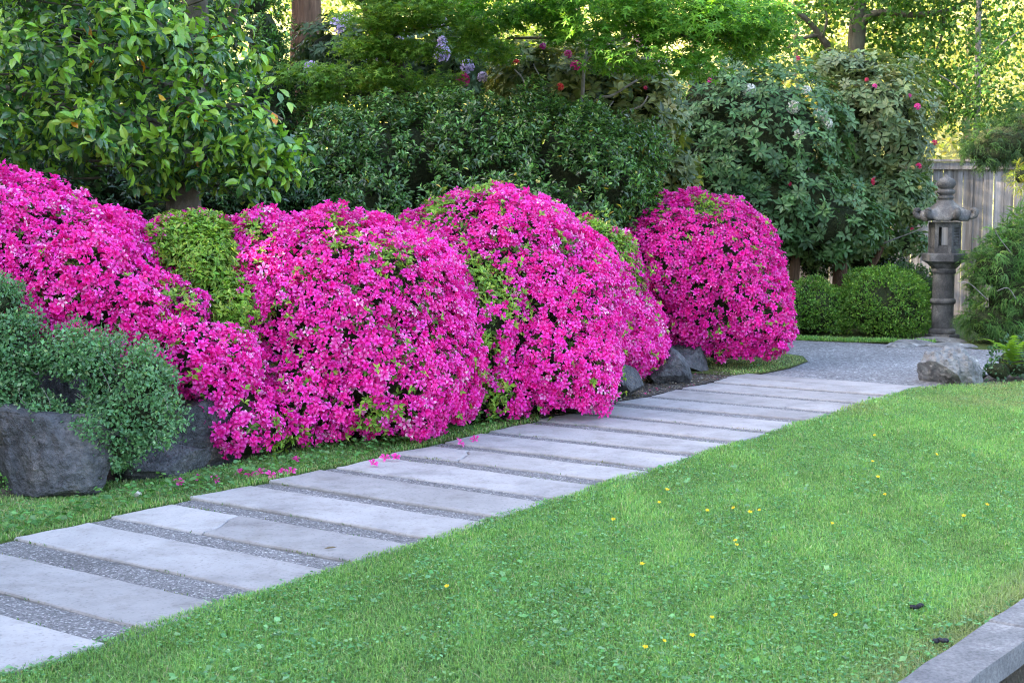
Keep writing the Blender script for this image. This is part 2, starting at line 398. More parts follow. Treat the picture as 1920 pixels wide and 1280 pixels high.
# ------------------------------------------------------------------ volumes
def rand_dirs(n):
    return norm(rng.normal(size=(n, 3)))
def shell(ells, n, depth=0.08, lumps=0.05, freq=3.0, zmin=0.03, overlap=0.97):
    """points near the outside of a union of ellipsoids with outward normals"""
    area = np.array([(r[0] * r[1] + r[1] * r[2] + r[0] * r[2]) for _, r in ells])
    num = (n * area / area.sum()).astype(int) + 1
    P, Nn = [], []
    for (c, r), k in zip(ells, num):
        d = rand_dirs(k * 3); w = np.linalg.norm(d / r, axis=1); keep = rng.random(len(d)) < (w / w.max())
        d = d[keep][:k]
        p = c + d * r; nn = norm(d / r)
        ok = p[:, 2] > zmin
        for c2, r2 in ells:
            if c2 is c: continue
            ok &= np.linalg.norm((p - c2) / r2, axis=1) > overlap
        P.append(p[ok]); Nn.append(nn[ok])
    P = np.concatenate(P); Nn = np.concatenate(Nn)
    off = lumps * lump(P, freq) - rng.random(len(P)) ** 1.5 * depth
    P = P + Nn * off[:, None]
    P[:, 2] = np.maximum(P[:, 2], zmin)
    return P, Nn
def volume(ells, n):
    v = np.array([np.prod(r) for _, r in ells]); num = (n * v / v.sum()).astype(int) + 1
    P, Nn = [], []
    for (c, r), k in zip(ells, num):
        d = rand_dirs(k) * rng.random((k, 1)) ** (1 / 3); P.append(c + d * r); Nn.append(norm(d / r))
    return np.concatenate(P), np.concatenate(Nn)
def core(parent, ells, k=0.86, name='inner_twigs', mat=None, zmin=0.0):
    bm = bmesh.new()
    for c, r in ells:
        res = bmesh.ops.create_icosphere(bm, subdivisions=3, radius=1.0)
        d = np.array([v.co for v in res['verts']]); p = c + d * r * k
        p = p + norm(d / r) * (min(0.05, .12 * r.min()) * lump(p, 5.0))[:, None]
        p[:, 2] = np.maximum(p[:, 2], zmin)
        for v, w in zip(res['verts'], p): v.co = w
    return link(name, bm_mesh(name, bm, mat or M['core'], True), parent)
UP = np.array((0, 0, 1.0))
def leaf_frames(Nn, out=0.6, up=0.0, jit=0.6, face=0.7):
    """leaf axis leans outwards, leaf face looks outwards/up"""
    n = len(Nn); D = norm(Nn * out + UP * up + rng.normal(size=(n, 3)) * jit)
    F = norm(Nn * face + UP * 0.5 + rng.normal(size=(n, 3)) * 0.45)
    return D, F

# ------------------------------------------------------------------ THE SETTING
UX, UY = 0.568, 0.823                                   # direction of the path
R0 = np.array((-1.51, 5.07))                            # a point on its lawn-side edge
PATH_W = 1.65
def pth(s, v, z=0.0):
    return np.array((R0[0] + s * UX - v * UY, R0[1] + s * UY + v * UX, z))
def path_sv(x, y):
    dx, dy = x - R0[0], y - R0[1]
    return dx * UX + dy * UY, -dx * UY + dy * UX
KL = np.array((1.34, 4.63)); KD = norm(np.array((0.73, 0.97)))     # pond kerb: lawn-side line
def kerb_t(x, y):                                        # distance to the pond side of the kerb's lawn edge
    return (x - KL[0]) * KD[1] - (y - KL[1]) * KD[0]
def ground_h(x, y):
    s, v = path_sv(x, y)
    h = -0.06 + 0.34 * smooth(0.55, 1.5, v - PATH_W) * (1 - smooth(7.4, 9.2, s)) * smooth(-6, -3, s)
    h = h - 0.85 * smooth(0.12, 0.30, kerb_t(x, y)) * (1 - smooth(8, 9, y))
    return h + 0.02 * lump(np.stack([x, y, 0 * x], -1), 1.4)

xs = np.concatenate([np.linspace(-60, -8, 14), np.linspace(-7.6, 9, 110), np.linspace(9.5, 60, 14)])
ys = np.concatenate([np.linspace(-30, 0, 8), np.linspace(0.4, 20, 130), np.linspace(20.5, 90, 16)])
gx, gy = np.meshgrid(xs, ys); gz = ground_h(gx, gy)
nx, ny = len(xs), len(ys)
quad = np.array([(j * nx + i, j * nx + i + 1, (j + 1) * nx + i + 1, (j + 1) * nx + i) for j in range(ny - 1) for i in range(nx - 1)])
tri = np.concatenate([quad[:, [0, 1, 2]], quad[:, [0, 2, 3]]])
tag(link('ground', tri_mesh('ground', np.stack([gx, gy, gz], -1).reshape(-1, 3), tri, M['soil'], flat=False)), kind='structure')

# sunlit meadow bank beyond the fence
xs = np.linspace(-45, 55, 60); ys = np.linspace(28, 90, 40); gx, gy = np.meshgrid(xs, ys)
gz = -0.2 + 0.50 * np.clip(gy - 30, 0, 34) + 0.5 * lump(np.stack([gx, gy, 0 * gx], -1), 0.25) * smooth(30, 36, gy)
quad = np.array([(j * 60 + i, j * 60 + i + 1, (j + 1) * 60 + i + 1, (j + 1) * 60 + i) for j in range(39) for i in range(59)])
tag(link('hill', tri_mesh('hill', np.stack([gx, gy, gz], -1).reshape(-1, 3), np.concatenate([quad[:, [0, 1, 2]], quad[:, [0, 2, 3]]]), M['hill'], flat=False)), kind='structure')

def sheet(name, pts, z, mat, thick=0.0, kind='structure'):
    bm = bmesh.new(); f = bm.faces.new([bm.verts.new((p[0], p[1], z)) for p in pts])
    bmesh.ops.triangulate(bm, faces=[f])
    bm.normal_update()
    for f in bm.faces:
        if f.normal.z < 0: f.normal_flip()
    return tag(link(name, bm_mesh(name, bm, mat)), kind=kind)

def wavy(pts, amp=0.03, n=8, seed=0):
    p = curve_path(pts, n); r = np.random.default_rng(seed)
    return p + r.normal(size=p.shape) * amp
# lawn
kerb_line = [KL + KD * t for t in np.linspace(-2.2, 8, 14)]
lawn_pts = [pth(s, .008 + .014 * math.sin(s * 5.3) + .012 * math.sin(s * 13.1))[:2] for s in np.linspace(-3.2, 8.9, 90)] + [(3.72, 12.42), (4.1, 12.62), (4.9, 12.9), (6.4, 13.15), (10, 13.4), (10, 11.6)] + [p for p in kerb_line[::-1]]
sheet('lawn', lawn_pts, -0.008, M['turf'])
# gravel court beyond the slabs
court = [pth(8.93, -0.12)[:2], (4.3, 13.3), (6.0, 13.9), (9.0, 14.3), (9.0, 15.5), (5.9, 15.75), (5.3, 15.7), (4.95, 16.2), (4.5, 16.5), (4.0, 16.55), (3.5, 16.75), (2.6, 17.6), (1.6, 18.5), (0.6, 18.2), (1.6, 15.9), (2.9, 15.4), (3.1, 15.0), (3.05, 14.5), (2.75, 13.9), (2.45, 13.5), pth(8.93, PATH_W - 0.1)[:2]]
sheet('gravel_court', court, -0.004, M['gravel'])
# moss edges
sheet('moss_bank', [(2.1, 13.25), (2.45, 13.5), (2.75, 13.9), (3.05, 14.5), (3.1, 15.0), (2.9, 15.4), (1.6, 15.9), (1.0, 14.2), (1.5, 13.6)], 0.004, M['moss'])
sheet('moss_edge', [(2.6, 17.62), (3.5, 16.77), (4.0, 16.57), (4.5, 16.52), (4.95, 16.22), (5.3, 15.72), (5.9, 15.77), (9, 15.5), (9, 20), (2, 20)], -0.002, M['moss'])
# litter bed along the path's bush side
sheet('leaf_litter_bed', [pth(5.3, PATH_W + .02)[:2], pth(8.9, PATH_W + .02)[:2], pth(9.0, PATH_W + .25)[:2], pth(8.0, 2.6)[:2], pth(5.3, 2.3)[:2]], -0.002, M['mulch'])
sheet('pond', [KL + KD * t + np.array((KD[1], -KD[0])) * o for t, o in ((-6, .2), (9, .2), (9, 9), (-6, 9))], -0.62, M['water'])
sheet('planting_bed', [(4.15, 12.58), (4.5, 12.55), (6, 12.5), (9, 12.6), (9, 14.2), (6, 13.85), (4.5, 13.3)], -0.001, M['mulch'])

# ------------------------------------------------------------------ path: slabs and aggregate strips
path_o = tag(link('path', None), kind='structure')
bm = bmesh.new(); bm.faces.new([bm.verts.new(pth(s, v, -0.03)) for s, v in ((-3, -.01), (9.0, -.01), (9.0, PATH_W + .01), (-3, PATH_W + .01))])
link('bed', bm_mesh('bed', bm, M['mulch']), path_o)
cuts = [(-2.45, -2.2), (-1.82, -1.62), (-1.21, -1.0), (-0.62, -0.41), (0.0, .21), (.61, .83), (1.25, 1.42), (1.81, 1.97), (2.38, 2.54), (2.96, 3.11), (3.54, 3.70), (4.07, 4.21), (4.65, 4.80), (5.25, 5.40), (5.79, 5.93), (6.37, 6.56), (6.94, 7.09), (7.57, 7.70), (8.15, 8.24), (8.60, 8.615), (8.96, 8.96)]
def block(name, outline, z, thick, mat, parent, bev=0.009):
    """a stone of any outline with worn upper edges; outline in (s, v) of the path"""
    o = np.array(outline); c = o.mean(0); n = len(o)
    nxt = np.roll(o, -1, 0); prv = np.roll(o, 1, 0); t = norm(nxt - prv); inn = np.stack([-t[:, 1], t[:, 0]], 1)
    if (inn * (c - o)).sum() < 0: inn = -inn
    rings = [(o, z - thick), (o, z - bev), (o + inn * bev * 0.45, z - bev * 0.25), (o + inn * bev * 1.3, z)]
    bm = bmesh.new(); R = []
    for k, (q, zz) in enumerate(rings):
        R.append([bm.verts.new(pth(a, b, zz + (random.uniform(-.0015, .0015) if k else 0))) for a, b in q])
    for a, b in zip(R, R[1:]):
        for i in range(n): bm.faces.new((a[i], a[(i + 1) % n], b[(i + 1) % n], b[i]))
    bm.faces.new(R[-1])
    bmesh.ops.recalc_face_normals(bm, faces=bm.faces)
    return link(name, bm_mesh(name, bm, mat), parent)
def edge(a, b, n, amp):
    a, b = np.array(a, float), np.array(b, float); t = np.linspace(0, 1, n, endpoint=False)[:, None]
    p = a + (b - a) * t; k = norm(np.array((-(b - a)[1], (b - a)[0])))
    off = rng.normal(size=(n, 1)) * amp * 0.5 + amp * np.sin(t * 7 + rng.uniform(0, 6)) ; off[0] = 0
    return p + k * off
def quad_outline(a, b, c, d, amp=0.006, n=14):
    return np.concatenate([edge(a, b, n, amp), edge(b, c, 6, amp), edge(c, d, n, amp), edge(d, a, 6, amp)])
for i in range(len(cuts) - 1):
    s0, s1 = cuts[i][1], cuts[i + 1][0]
    z = random.uniform(0.004, 0.014)
    l0, l1 = PATH_W + random.uniform(-.05, .03), PATH_W + random.uniform(-.05, .03)
    r0, r1 = random.uniform(-.05, .01), random.uniform(-.05, .01)
    sk = random.uniform(-.015, .015)
    if i in (6, 10, 16):                                  # broken slabs: two pieces with a crack between
        va, vb = {6: (0.98, 1.12), 10: (1.12, 1.30), 16: (0.42, 0.36)}[i]
        k = edge((s0, va), (s1, vb), 8, 0.014)
        k = np.concatenate([k, [(s1, vb)]])
        right = np.concatenate([edge((s0, r0), (s0, va), 9, .004), k, edge((s1, vb), (s1, r1), 9, .004)[1:], edge((s1, r1), (s0, r0), 5, .004)])
        left = np.concatenate([k[::-1] + (0, .007), edge((s0, va), (s0, l0), 6, .004)[1:], edge((s0, l0), (s1, l1), 5, .004), edge((s1, l1), (s1, vb), 6, .004)])
        block('paving_slab', right, z, .06, M['slab'], path_o); block('paving_slab', left, z - .004, .06, M['slab'], path_o)
    else:
        block('paving_slab', quad_outline((s0 + sk, r0), (s0 - sk, l0), (s1 - sk, l1), (s1 + sk, r1)), z, .06, M['slab'], path_o)
    a, b = cuts[i]
    if b - a > 0.02:
        block('aggregate_strip', quad_outline((a + .006, -.04), (a + .006, PATH_W), (b - .006, PATH_W - .01), (b - .006, -.04), .002), -0.002, .05, M['strip'], path_o, .004)

# ------------------------------------------------------------------ pond kerb and the rocks under it
kerb_o = empty('pond_kerb', (*KL, 0), 'pale granite coping stones along the pond edge of the lawn', 'kerb')
KN = np.array((KD[1], -KD[0]))
def kerb_stone(t0, t1, in0, in1):
    ts = np.linspace(t0 + .006, t1 - .006, 9)
    lawn_side = [KL + KD * t + KN * (0.0 - in0 * math.sin((t - t0) / (t1 - t0) * math.pi) + .012 * random.uniform(-1, 1)) for t in ts]
    pond_side = [KL + KD * t + KN * (0.185 + in1 * random.uniform(-1, 1)) for t in ts[::-1]]
    o = np.array(lawn_side + pond_side); c = o.mean(0); bm = bmesh.new(); R = []
    for q, zz in ((o, -.055), (o, .022), (c + (o - c) * .985, .032)):
        R.append([bm.verts.new((*p, zz)) for p in q])
    n = len(o)
    for a, b in zip(R, R[1:]):
        for i in range(n): bm.faces.new((a[i], a[(i + 1) % n], b[(i + 1) % n], b[i]))
    bm.faces.new(R[-1]); bm.faces.new(R[0][::-1]); bmesh.ops.recalc_face_normals(bm, faces=bm.faces)
    link('coping_stone', bm_mesh('coping_stone', bm, M['kerb']), kerb_o)
for t0, t1, a in ((-1.9, -0.9, .02), (-0.9, 0.78, .012), (0.78, 1.9, -.0), (1.9, 3.0, .03)):
    kerb_stone(t0, t1, a, .008)

def rock(name, c, r, mat, label=None, seed=0, cuts_=10, rough=0.05, cat='rock', parent=None, group=None, sub=4, sink=0.0):
    rr = np.random.default_rng(seed); bm = bmesh.new()
    res = bmesh.ops.create_icosphere(bm, subdivisions=sub, radius=1.0)
    planes = [(norm(rr.normal(size=3)), rr.uniform(.42, .82)) for _ in range(cuts_)]
    r = np.array(r); c = np.array(c, float)
    d = np.array([v.co for v in res['verts']])
    for n_, h in planes:
        k = d @ n_
        d = d - n_ * (np.maximum(k - h, 0) * 0.97)[:, None]
    p = d * r; q = p + c + seed
    p = p + norm(d) * (rough * min(r) * (lump(q, 4 / max(r)) + 0.35 * lump(q, 14 / max(r)) + .16 * lump(q, 40 / max(r))))[:, None] + c
    for v, w in zip(res['verts'], p): v.co = w
    o = link(name, bm_mesh(name, bm, mat, False), parent)
    if label: tag(o, label, cat, group)
    return o
for k, (t, o_, r) in enumerate(((0.05, .33, .26), (0.55, .36, .24))):
    p = KL + KD * t + KN * o_
    rock('pond_edge_rock', (*p, -.36), (r, r, .26), M['rock'], ['dark rock under the coping at the bottom corner of the lawn', 'dark rock below the kerb joint at the pond edge'][k], 20 + k)

# ------------------------------------------------------------------ boulders holding the azalea bank
def grock(px, py, w, h, ry, mat, label, seed, **kw):
    """boulder whose foot stands at photo place (px, py); w, h in photo pixels"""
    g = G(px, py); k = g[1] / FOC
    return rock(kw.pop('name', 'boulder'), (g[0], g[1] + ry * .8, h * k * 0.28), (w * k * .64, ry * 1.1, h * k * .84), mat, label, seed, **kw)
grock(48, 935, 262, 185, .42, M['rock'], 'big dark boulder at the lower edge of the creeping green shrub, beside the grass verge', 1, sub=5, rough=.05)
grock(-60, 860, 260, 260, .45, M['rock'], 'dark boulder cut by the edge of the picture under the creeping shrub', 2)
grock(110, 880, 290, 285, .30, M['rock'], 'dark upright boulder showing between two arms of the creeping shrub', 3, sub=5)
grock(325, 885, 175, 165, .34, M['rock'], 'dark boulder between the creeping shrub and the pink azalea', 4, sub=5, rough=.05)
grock(290, 900, 150, 75, .25, M['rock'], 'low flat dark rock at the foot of the bank in the grass verge', 6)
grock(1245, 722, 90, 62, .3, M['rock'], 'grey boulder under the pink bushes beside the leaf litter', 7)
grock(1165, 748, 75, 55, .3, M['rock'], 'grey boulder half hidden behind the overhanging pink bush', 8)
grock(1295, 697, 65, 50, .3, M['rock'], 'dark boulder in the shade under the farthest pink bush', 9)
grock(1792, 720, 98, 58, .24, M['pale_rock'], 'rounded pale lichen-covered boulder at the lawn corner by the gravel', 10, sub=5, rough=.13, cuts_=1)

# ------------------------------------------------------------------ stone lantern
LX, LY = 5.20, 17.05
lan = empty('stone_lantern', (LX, LY, 0), 'tall weathered grey stone lantern with curled roof corners and onion finial by the fence', 'lantern')
def lathe(name, prof, parent, sides=32, rot=0.0, mat=None, sm=True, cx=LX, cy=LY, wob=0.0):
    bm = bmesh.new(); R = []
    for r, z in prof:
        R.append([bm.verts.new((cx + r * (1 + wob * random.uniform(-1, 1)) * math.cos(rot + 2 * math.pi * k / sides), cy + r * math.sin(rot + 2 * math.pi * k / sides), z)) for k in range(sides)])
    for a, b in zip(R, R[1:]):
        for i in range(sides): bm.faces.new((a[i], a[(i + 1) % sides], b[(i + 1) % sides], b[i]))
    bm.faces.new(R[-1]); bm.faces.new(R[0][::-1]); bmesh.ops.recalc_face_normals(bm, faces=bm.faces)
    return link(name, bm_mesh(name, bm, mat or M['lantern'], sm), parent)
HR = math.radians(37)
lathe('base_stone', [(.20, -.03), (.205, .02), (.20, .055), (.17, .06)], lan, 6, HR, sm=False)
sh = lathe('shaft', [(.150, .055), (.158, .07), (.158, .10), (.148, .115), (.128, .125), (.130, .13), (.128, .40), (.128, .78), (.135, .80), (.135, .84), (.125, .85)], lan)
lathe('ring', [(.128, .415), (.146, .425), (.152, .45), (.146, .475), (.128, .485)], sh)
lathe('shoulder_band', [(.128, .785), (.142, .79), (.142, .825), (.128, .83)], sh)
plat = lathe('platform', [(.135, .84), (.16, .86), (.20, .905), (.25, .93), (.265, .935), (.265, 1.015), (.255, 1.025), (.2, 1.03)], lan, 6, HR, sm=False)
fb = empty('fire_box', (0, 0, 0)); fb.parent = lan
def at_lan(o):            # children of the fire box hang two levels below the lantern
    return o
fbh0, fbh1, fbr = 1.03, 1.40, .195
for k in range(6):
    a0, a1 = HR + k * math.pi / 3, HR + (k + 1) * math.pi / 3; am = (a0 + a1) / 2
    apo = fbr * math.cos(math.pi / 6); L = fbr
    ux, uy = -math.sin(am), math.cos(am); nxv, nyv = math.cos(am), math.sin(am)
    rot = Matrix(((ux, nxv, 0), (uy, nyv, 0), (0, 0, 1)))
    def bar(bm, u, z, w, h, t=.035, o=0.0):
        add_box(bm, (LX + nxv * (apo - .02 + o) + ux * u, LY + nyv * (apo - .02 + o) + uy * u, z), (w, t, h), rot, .004)
    bm = bmesh.new()
    bar(bm, -L / 2 + .022, (fbh0 + fbh1) / 2, .044, fbh1 - fbh0); bar(bm, L / 2 - .022, (fbh0 + fbh1) / 2, .044, fbh1 - fbh0)
    bar(bm, 0, fbh0 + .045, L - .09, .09); bar(bm, 0, fbh1 - .03, L - .09, .06)
    link('window_frame', bm_mesh('window_frame', bm, M['lantern']), fb)
    bm = bmesh.new()
    if k in (2, 5):                                         # solid panels
        bar(bm, 0, (fbh0 + fbh1) / 2 + .01, L - .085, fbh1 - fbh0 - .14, .02)
        link('side_panel', bm_mesh('side_panel', bm, M['lantern']), fb)
    elif k in (4, 1):                                       # pierced lattice
        for i in range(5):
            bar(bm, -.045 + i * .0225, (fbh0 + fbh1) / 2 + .015, .009, .23, .014)
        for i in range(7):
            bar(bm, 0, fbh0 + .105 + i * .034, .115, .012, .017)
        link('lattice', bm_mesh('lattice', bm, M['lantern']), fb)
# roof with six curled corners
bm = bmesh.new(); NS, NR = 72, 12; R = []
def roof_pt(a, s, under=0.0):
    ph = (a - HR) % (math.pi / 3); corner = min(ph, math.pi / 3 - ph) / (math.pi / 6)      # 0 at a corner, 1 mid side
    hexr = math.cos(math.pi / 6) / math.cos(ph - math.pi / 6)
    rr = (.07 + s * .235) * (hexr * s + (1 - s))
    z = 1.675 - .20 * s ** 0.9 + .055 * max(0, s - .55) * 2.2 * (1 - corner) ** 2 + .018 * (1 - corner) ** 6 * s - .02 * s * (1 - abs(corner - .5) * 2)
    return (LX + rr * math.cos(a), LY + rr * math.sin(a), z - under)
for i in range(NR + 1):
    R.append([bm.verts.new(roof_pt(2 * math.pi * k / NS, i / NR)) for k in range(NS)])
R.append([bm.verts.new(roof_pt(2 * math.pi * k / NS, 1.02, .03)) for k in range(NS)])
R.append([bm.verts.new(roof_pt(2 * math.pi * k / NS, .98, .062)) for k in range(NS)])
R.append([bm.verts.new(roof_pt(2 * math.pi * k / NS, .6, .12)) for k in range(NS)])
for a, b in zip(R, R[1:]):
    for i in range(NS): bm.faces.new((a[i], a[(i + 1) % NS], b[(i + 1) % NS], b[i]))
bm.faces.new(R[0]); bm.faces.new(R[-1][::-1]); bmesh.ops.recalc_face_normals(bm, faces=bm.faces)
roof = link('roof', bm_mesh('roof', bm, M['lantern'], True), lan)
for k in range(6):
    a = HR + k * math.pi / 3; ca, sa = math.cos(a), math.sin(a)
    pr = [(.13, 1.60), (.20, 1.54), (.255, 1.49), (.30, 1.478), (.338, 1.50), (.344, 1.54), (.32, 1.557), (.304, 1.538)]
    pts = curve_path([(LX + r * ca, LY + r * sa, z - .012) for r, z in pr], 5)
    V, T = tube_arrays(pts, np.interp(np.linspace(0, 1, len(pts)), [0, .35, .7, 1], [.020, .036, .040, .024]), 8)
    o = link('corner_scroll', tri_mesh('corner_scroll', V, T, M['lantern'], flat=False), roof)
fin = lathe('finial', [(.075, 1.66), (.085, 1.675), (.095, 1.69), (.095, 1.705), (.078, 1.715), (.074, 1.725), (.10, 1.74), (.108, 1.76), (.108, 1.775), (.085, 1.79), (.07, 1.795), (.092, 1.81), (.11, 1.845), (.108, 1.88), (.085, 1.91), (.05, 1.93), (.025, 1.955), (.006, 1.975)], lan)
# flat stones at its foot
for k, (px, py, w, d_, lab) in enumerate(((1765, 640, 95, .24, 'flat pale stone directly under the lantern base'), (1715, 645, 80, .22, 'flat pale stone at the gravel edge, beside the clipped bush'), (1788, 650, 90, .25, 'widest flat pale stone before the lantern, by the gravel'), (1690, 650, 60, .16, 'small flat stone sunk into the gravel before the clipped bush'))):
    g = G(px, py)
    rock('stepping_stone', (g[0], g[1] + .1, -.01), (w * g[1] / FOC * .55, d_ * 1.3, .05), M['pale_rock'], lab, 40 + k, cat='stone', group='flat stones before the lantern', rough=.1, cuts_=4)

# ------------------------------------------------------------------ wooden fence
FY, FTOP = 20.7, 2.22
fen = empty('wooden_fence', (5.2, FY, 0), 'weathered grey vertical board fence with cap rail behind the stone lantern', 'fence')
bw = 0.148; x = 1.6; bi = 0
bm = bmesh.new(); add_box(bm, (0, 0, FTOP / 2), (bw - .007, .02, FTOP), None, .003); board_me = bm_mesh('board', bm, M['wood'])
while x < 9.6:
    o = bpy.data.objects.new('board', board_me); C.objects.link(o); o.parent = fen
    o.location = (x - 5.2, random.uniform(-.006, .006), random.uniform(-.012, .004)); o.rotation_euler = (0, random.uniform(-.004, .004), random.uniform(-.02, .02))
    x += bw
for z, h, d_, nm in ((FTOP + .025, .035, .15, 'cap_rail'), (FTOP - .055, .10, .045, 'top_rail')):
    bm = bmesh.new(); add_box(bm, (5.6, FY - (.035 if nm == 'top_rail' else 0), z), (8.2, d_, h), None, .005); link(nm, bm_mesh(nm, bm, M['wood']), fen)
for xp in (1.7, 4.1, 6.5, 8.9):
    bm = bmesh.new(); add_box(bm, (xp, FY + .07, 1.05), (.1, .1, 2.1), None, .006); link('post', bm_mesh('post', bm, M['wood']), fen)

# ------------------------------------------------------------------ azaleas
BL = [T_bloom(1.0, 5, 5.0), T_bloom(0.75, 5, 2.0), T_bloom(1.0, 5, 11.0, True, .25), T_bloom(0.45), T_bloom(.9, 5, 2.0)]
PINK = [(5, (.93, .022, .43)), (3.4, (.91, .013, .36)), (2.2, (.94, .055, .50)), (.5, (.95, .26, .62))]
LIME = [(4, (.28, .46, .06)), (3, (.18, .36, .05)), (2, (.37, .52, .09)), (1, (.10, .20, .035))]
def azalea(name, ells, label, n_bloom, n_tuft, bare=(), pink=PINK, bsize=.0425, base=None, n_parts=300, holes=(), zmin=.05, leafy=0.0):
    c = ells[0][0]
    root = empty(name, (c[0], c[1], 0.0), label, 'azalea', 'azaleas banked along the path')
    core(root, ells, .68)
    for k in range(9):                                        # stems from the ground into the bush
        e = ells[k % len(ells)]; tgt = e[0] + rand_dirs(1)[0] * e[1] * .6
        limb('stem', root, [(c[0] + random.uniform(-.2, .2), c[1] + random.uniform(-.1, .3), .0), (c + tgt) / 2 - (0, 0, .15), tgt], .02, .008, M['twig'], 5, 4)
    P, Nn = shell(ells, int(n_bloom * 8), .065, .065, 4.4, zmin)
    P = P[:]; 
    # bare, leafy places and dark gaps
    w = lump(P, 7.0) * .6 + lump(P + 5, 17.0) * .5
    bl = w > -.80 + leafy
    for (px, py, d, r) in bare:
        q = W(px, py, d); bl &= (np.linalg.norm((P - q) * np.array((1, .45, 1)), axis=1) + .05 * rng.normal(size=len(P))) > r
    hole = np.zeros(len(P), bool)
    for (px, py, d, r) in holes:
        q = W(px, py, d); hole |= (np.linalg.norm((P - q) * np.array((1, .45, 1)), axis=1) + .02 * rng.normal(size=len(P))) < r
    P[1::4] -= Nn[1::4] * .035; P[::4] -= Nn[::4] * .075                                # every third bloom sits deeper in the bush
    tocam = norm(np.array((0, 0, CAM_H)) - P)
    seen = ((Nn * tocam).sum(1) > -.15) | (rng.random(len(P)) < .05)
    m_ = bl & ~hole & seen
    Pb, Nb = P[m_], Nn[m_]; n = len(Pb)
    F = norm(Nb * .75 + UP * .25 + rng.normal(size=(n, 3)) * .42); D = norm(np.cross(F, rng.normal(size=(n, 3))))
    sz = bsize * rng.uniform(.78, 1.15, n)
    foliage(root, 'bloom_mass', 'bloom', BL, Pb, D, F, sz, pick(pink, n, .10), M['petal'], n_parts, 5, True)
    # leaf tufts: whorls of small leaves, thick where there is no bloom, sparse between blooms
    Pt, Nt = P[~bl & ~hole], Nn[~bl & ~hole]
    extra, en = shell(ells, n_tuft, .03, .055, 4.0, zmin)
    keep = np.ones(len(extra), bool)
    for (px, py, d, r) in holes: keep &= np.linalg.norm((extra - W(px, py, d)) * np.array((1, .45, 1)), axis=1) > r
    Pt = np.concatenate([Pt, extra[keep] + en[keep] * .012]); Nt = np.concatenate([Nt, en[keep]])
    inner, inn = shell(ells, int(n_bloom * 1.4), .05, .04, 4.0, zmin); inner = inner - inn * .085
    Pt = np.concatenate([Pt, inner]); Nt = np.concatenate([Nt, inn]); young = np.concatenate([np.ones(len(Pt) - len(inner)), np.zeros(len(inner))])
    k = 6; n = len(Pt) * k
    ax = norm(Nt + UP * .5 + rng.normal(size=Nt.shape) * .35)
    rd = norm(np.cross(np.repeat(ax, k, 0), rng.normal(size=(n, 3))))
    D = norm(rd + np.repeat(ax, k, 0) * rng.uniform(.1, .9, (n, 1)))
    yy = np.repeat(young, k) > .5
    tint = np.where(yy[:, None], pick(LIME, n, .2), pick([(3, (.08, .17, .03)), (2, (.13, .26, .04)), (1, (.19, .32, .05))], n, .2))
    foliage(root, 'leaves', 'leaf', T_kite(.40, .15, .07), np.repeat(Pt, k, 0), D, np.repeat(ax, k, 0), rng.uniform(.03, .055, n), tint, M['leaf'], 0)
    return root

eA = [E(20, 525, 9.3, 215, 208, .85), E(160, 555, 9.15, 140, 168, .75), E(-170, 480, 9.5, 220, 215, .9), E(270, 600, 9.0, 90, 105, .55), E(205, 490, 9.3, 85, 90, .6), E(360, 575, 8.95, 38, 40, .25)]
eB = [E(395, 515, 9.6, 75, 85, .45), E(440, 585, 9.35, 56, 66, .32), E(325, 460, 9.7, 62, 55, .4), E(370, 450, 9.8, 70, 45, .4)]
eC = [E(640, 610, 9.95, 240, 220, .9), E(545, 555, 10.0, 140, 165, .8), E(715, 690, 9.8, 190, 155, .75), E(555, 750, 9.45, 150, 112, .55), E(400, 685, 8.8, 85, 80, .4), E(465, 790, 8.85, 80, 80, .4), E(345, 640, 8.75, 65, 58, .3), E(430, 740, 8.8, 70, 80, .35), E(800, 720, 9.95, 110, 115, .55), E(750, 560, 10.2, 130, 120, .6), E(500, 450, 10.0, 70, 60, .5)]
eD = [E(930, 570, 11.3, 220, 220, 1.0), E(1010, 670, 11.0, 165, 130, .8), E(840, 500, 11.3, 130, 115, .8), E(1065, 600, 11.3, 115, 165, .85), E(920, 715, 10.6, 100, 95, .5), E(1060, 720, 10.9, 110, 75, .6), E(880, 610, 10.55, 120, 130, .5), E(1000, 460, 11.4, 110, 90, .7), E(890, 400, 11.5, 70, 50, .6)]
eE = [E(1150, 560, 12.85, 72, 132, .6), E(1192, 615, 12.75, 60, 82, .5), E(1180, 652, 12.5, 50, 46, .4), E(1115, 485, 12.8, 62, 80, .5)]
eF = [E(1315, 520, 14.5, 155, 158, 1.0), E(1395, 580, 14.3, 95, 95, .75), E(1248, 490, 14.3, 95, 125, .8), E(1330, 610, 14.2, 110, 60, .6), E(1440, 622, 14.1, 52, 45, .45), E(1205, 450, 14.6, 62, 65, .5), E(1240, 600, 14.2, 75, 75, .5), E(1370, 640, 14.2, 100, 48, .55)]
azalea('azalea_bush', eA, 'large hot pink azalea at the picture edge above the creeping green shrub', 3000, 150, bare=((335, 540, 8.7, .10), (345, 620, 8.7, .06)), leafy=-.5)
azalea('azalea_bush', eB, 'lime green azalea with almost no blooms, wedged between two pink bushes', 1000, 900, bare=((395, 500, 9.15, .24), (445, 590, 9.05, .19), (335, 450, 9.3, .22), (400, 440, 9.4, .22), (385, 550, 9.1, .16)), n_parts=300)
azalea('azalea_bush', eC, 'widest pink azalea mound, before the lime green bush, low to the grass verge', 4000, 520, bare=((480, 420, 9.6, .09), (640, 420, 9.4, .12), (735, 470, 9.4, .12), (700, 780, 9.1, .10), (900, 720, 9.4, .12), (530, 830, 8.9, .12), (445, 600, 9.0, .08)), holes=((745, 735, 9.1, .06), (490, 650, 9.0, .07), (470, 850, 8.6, .06)))
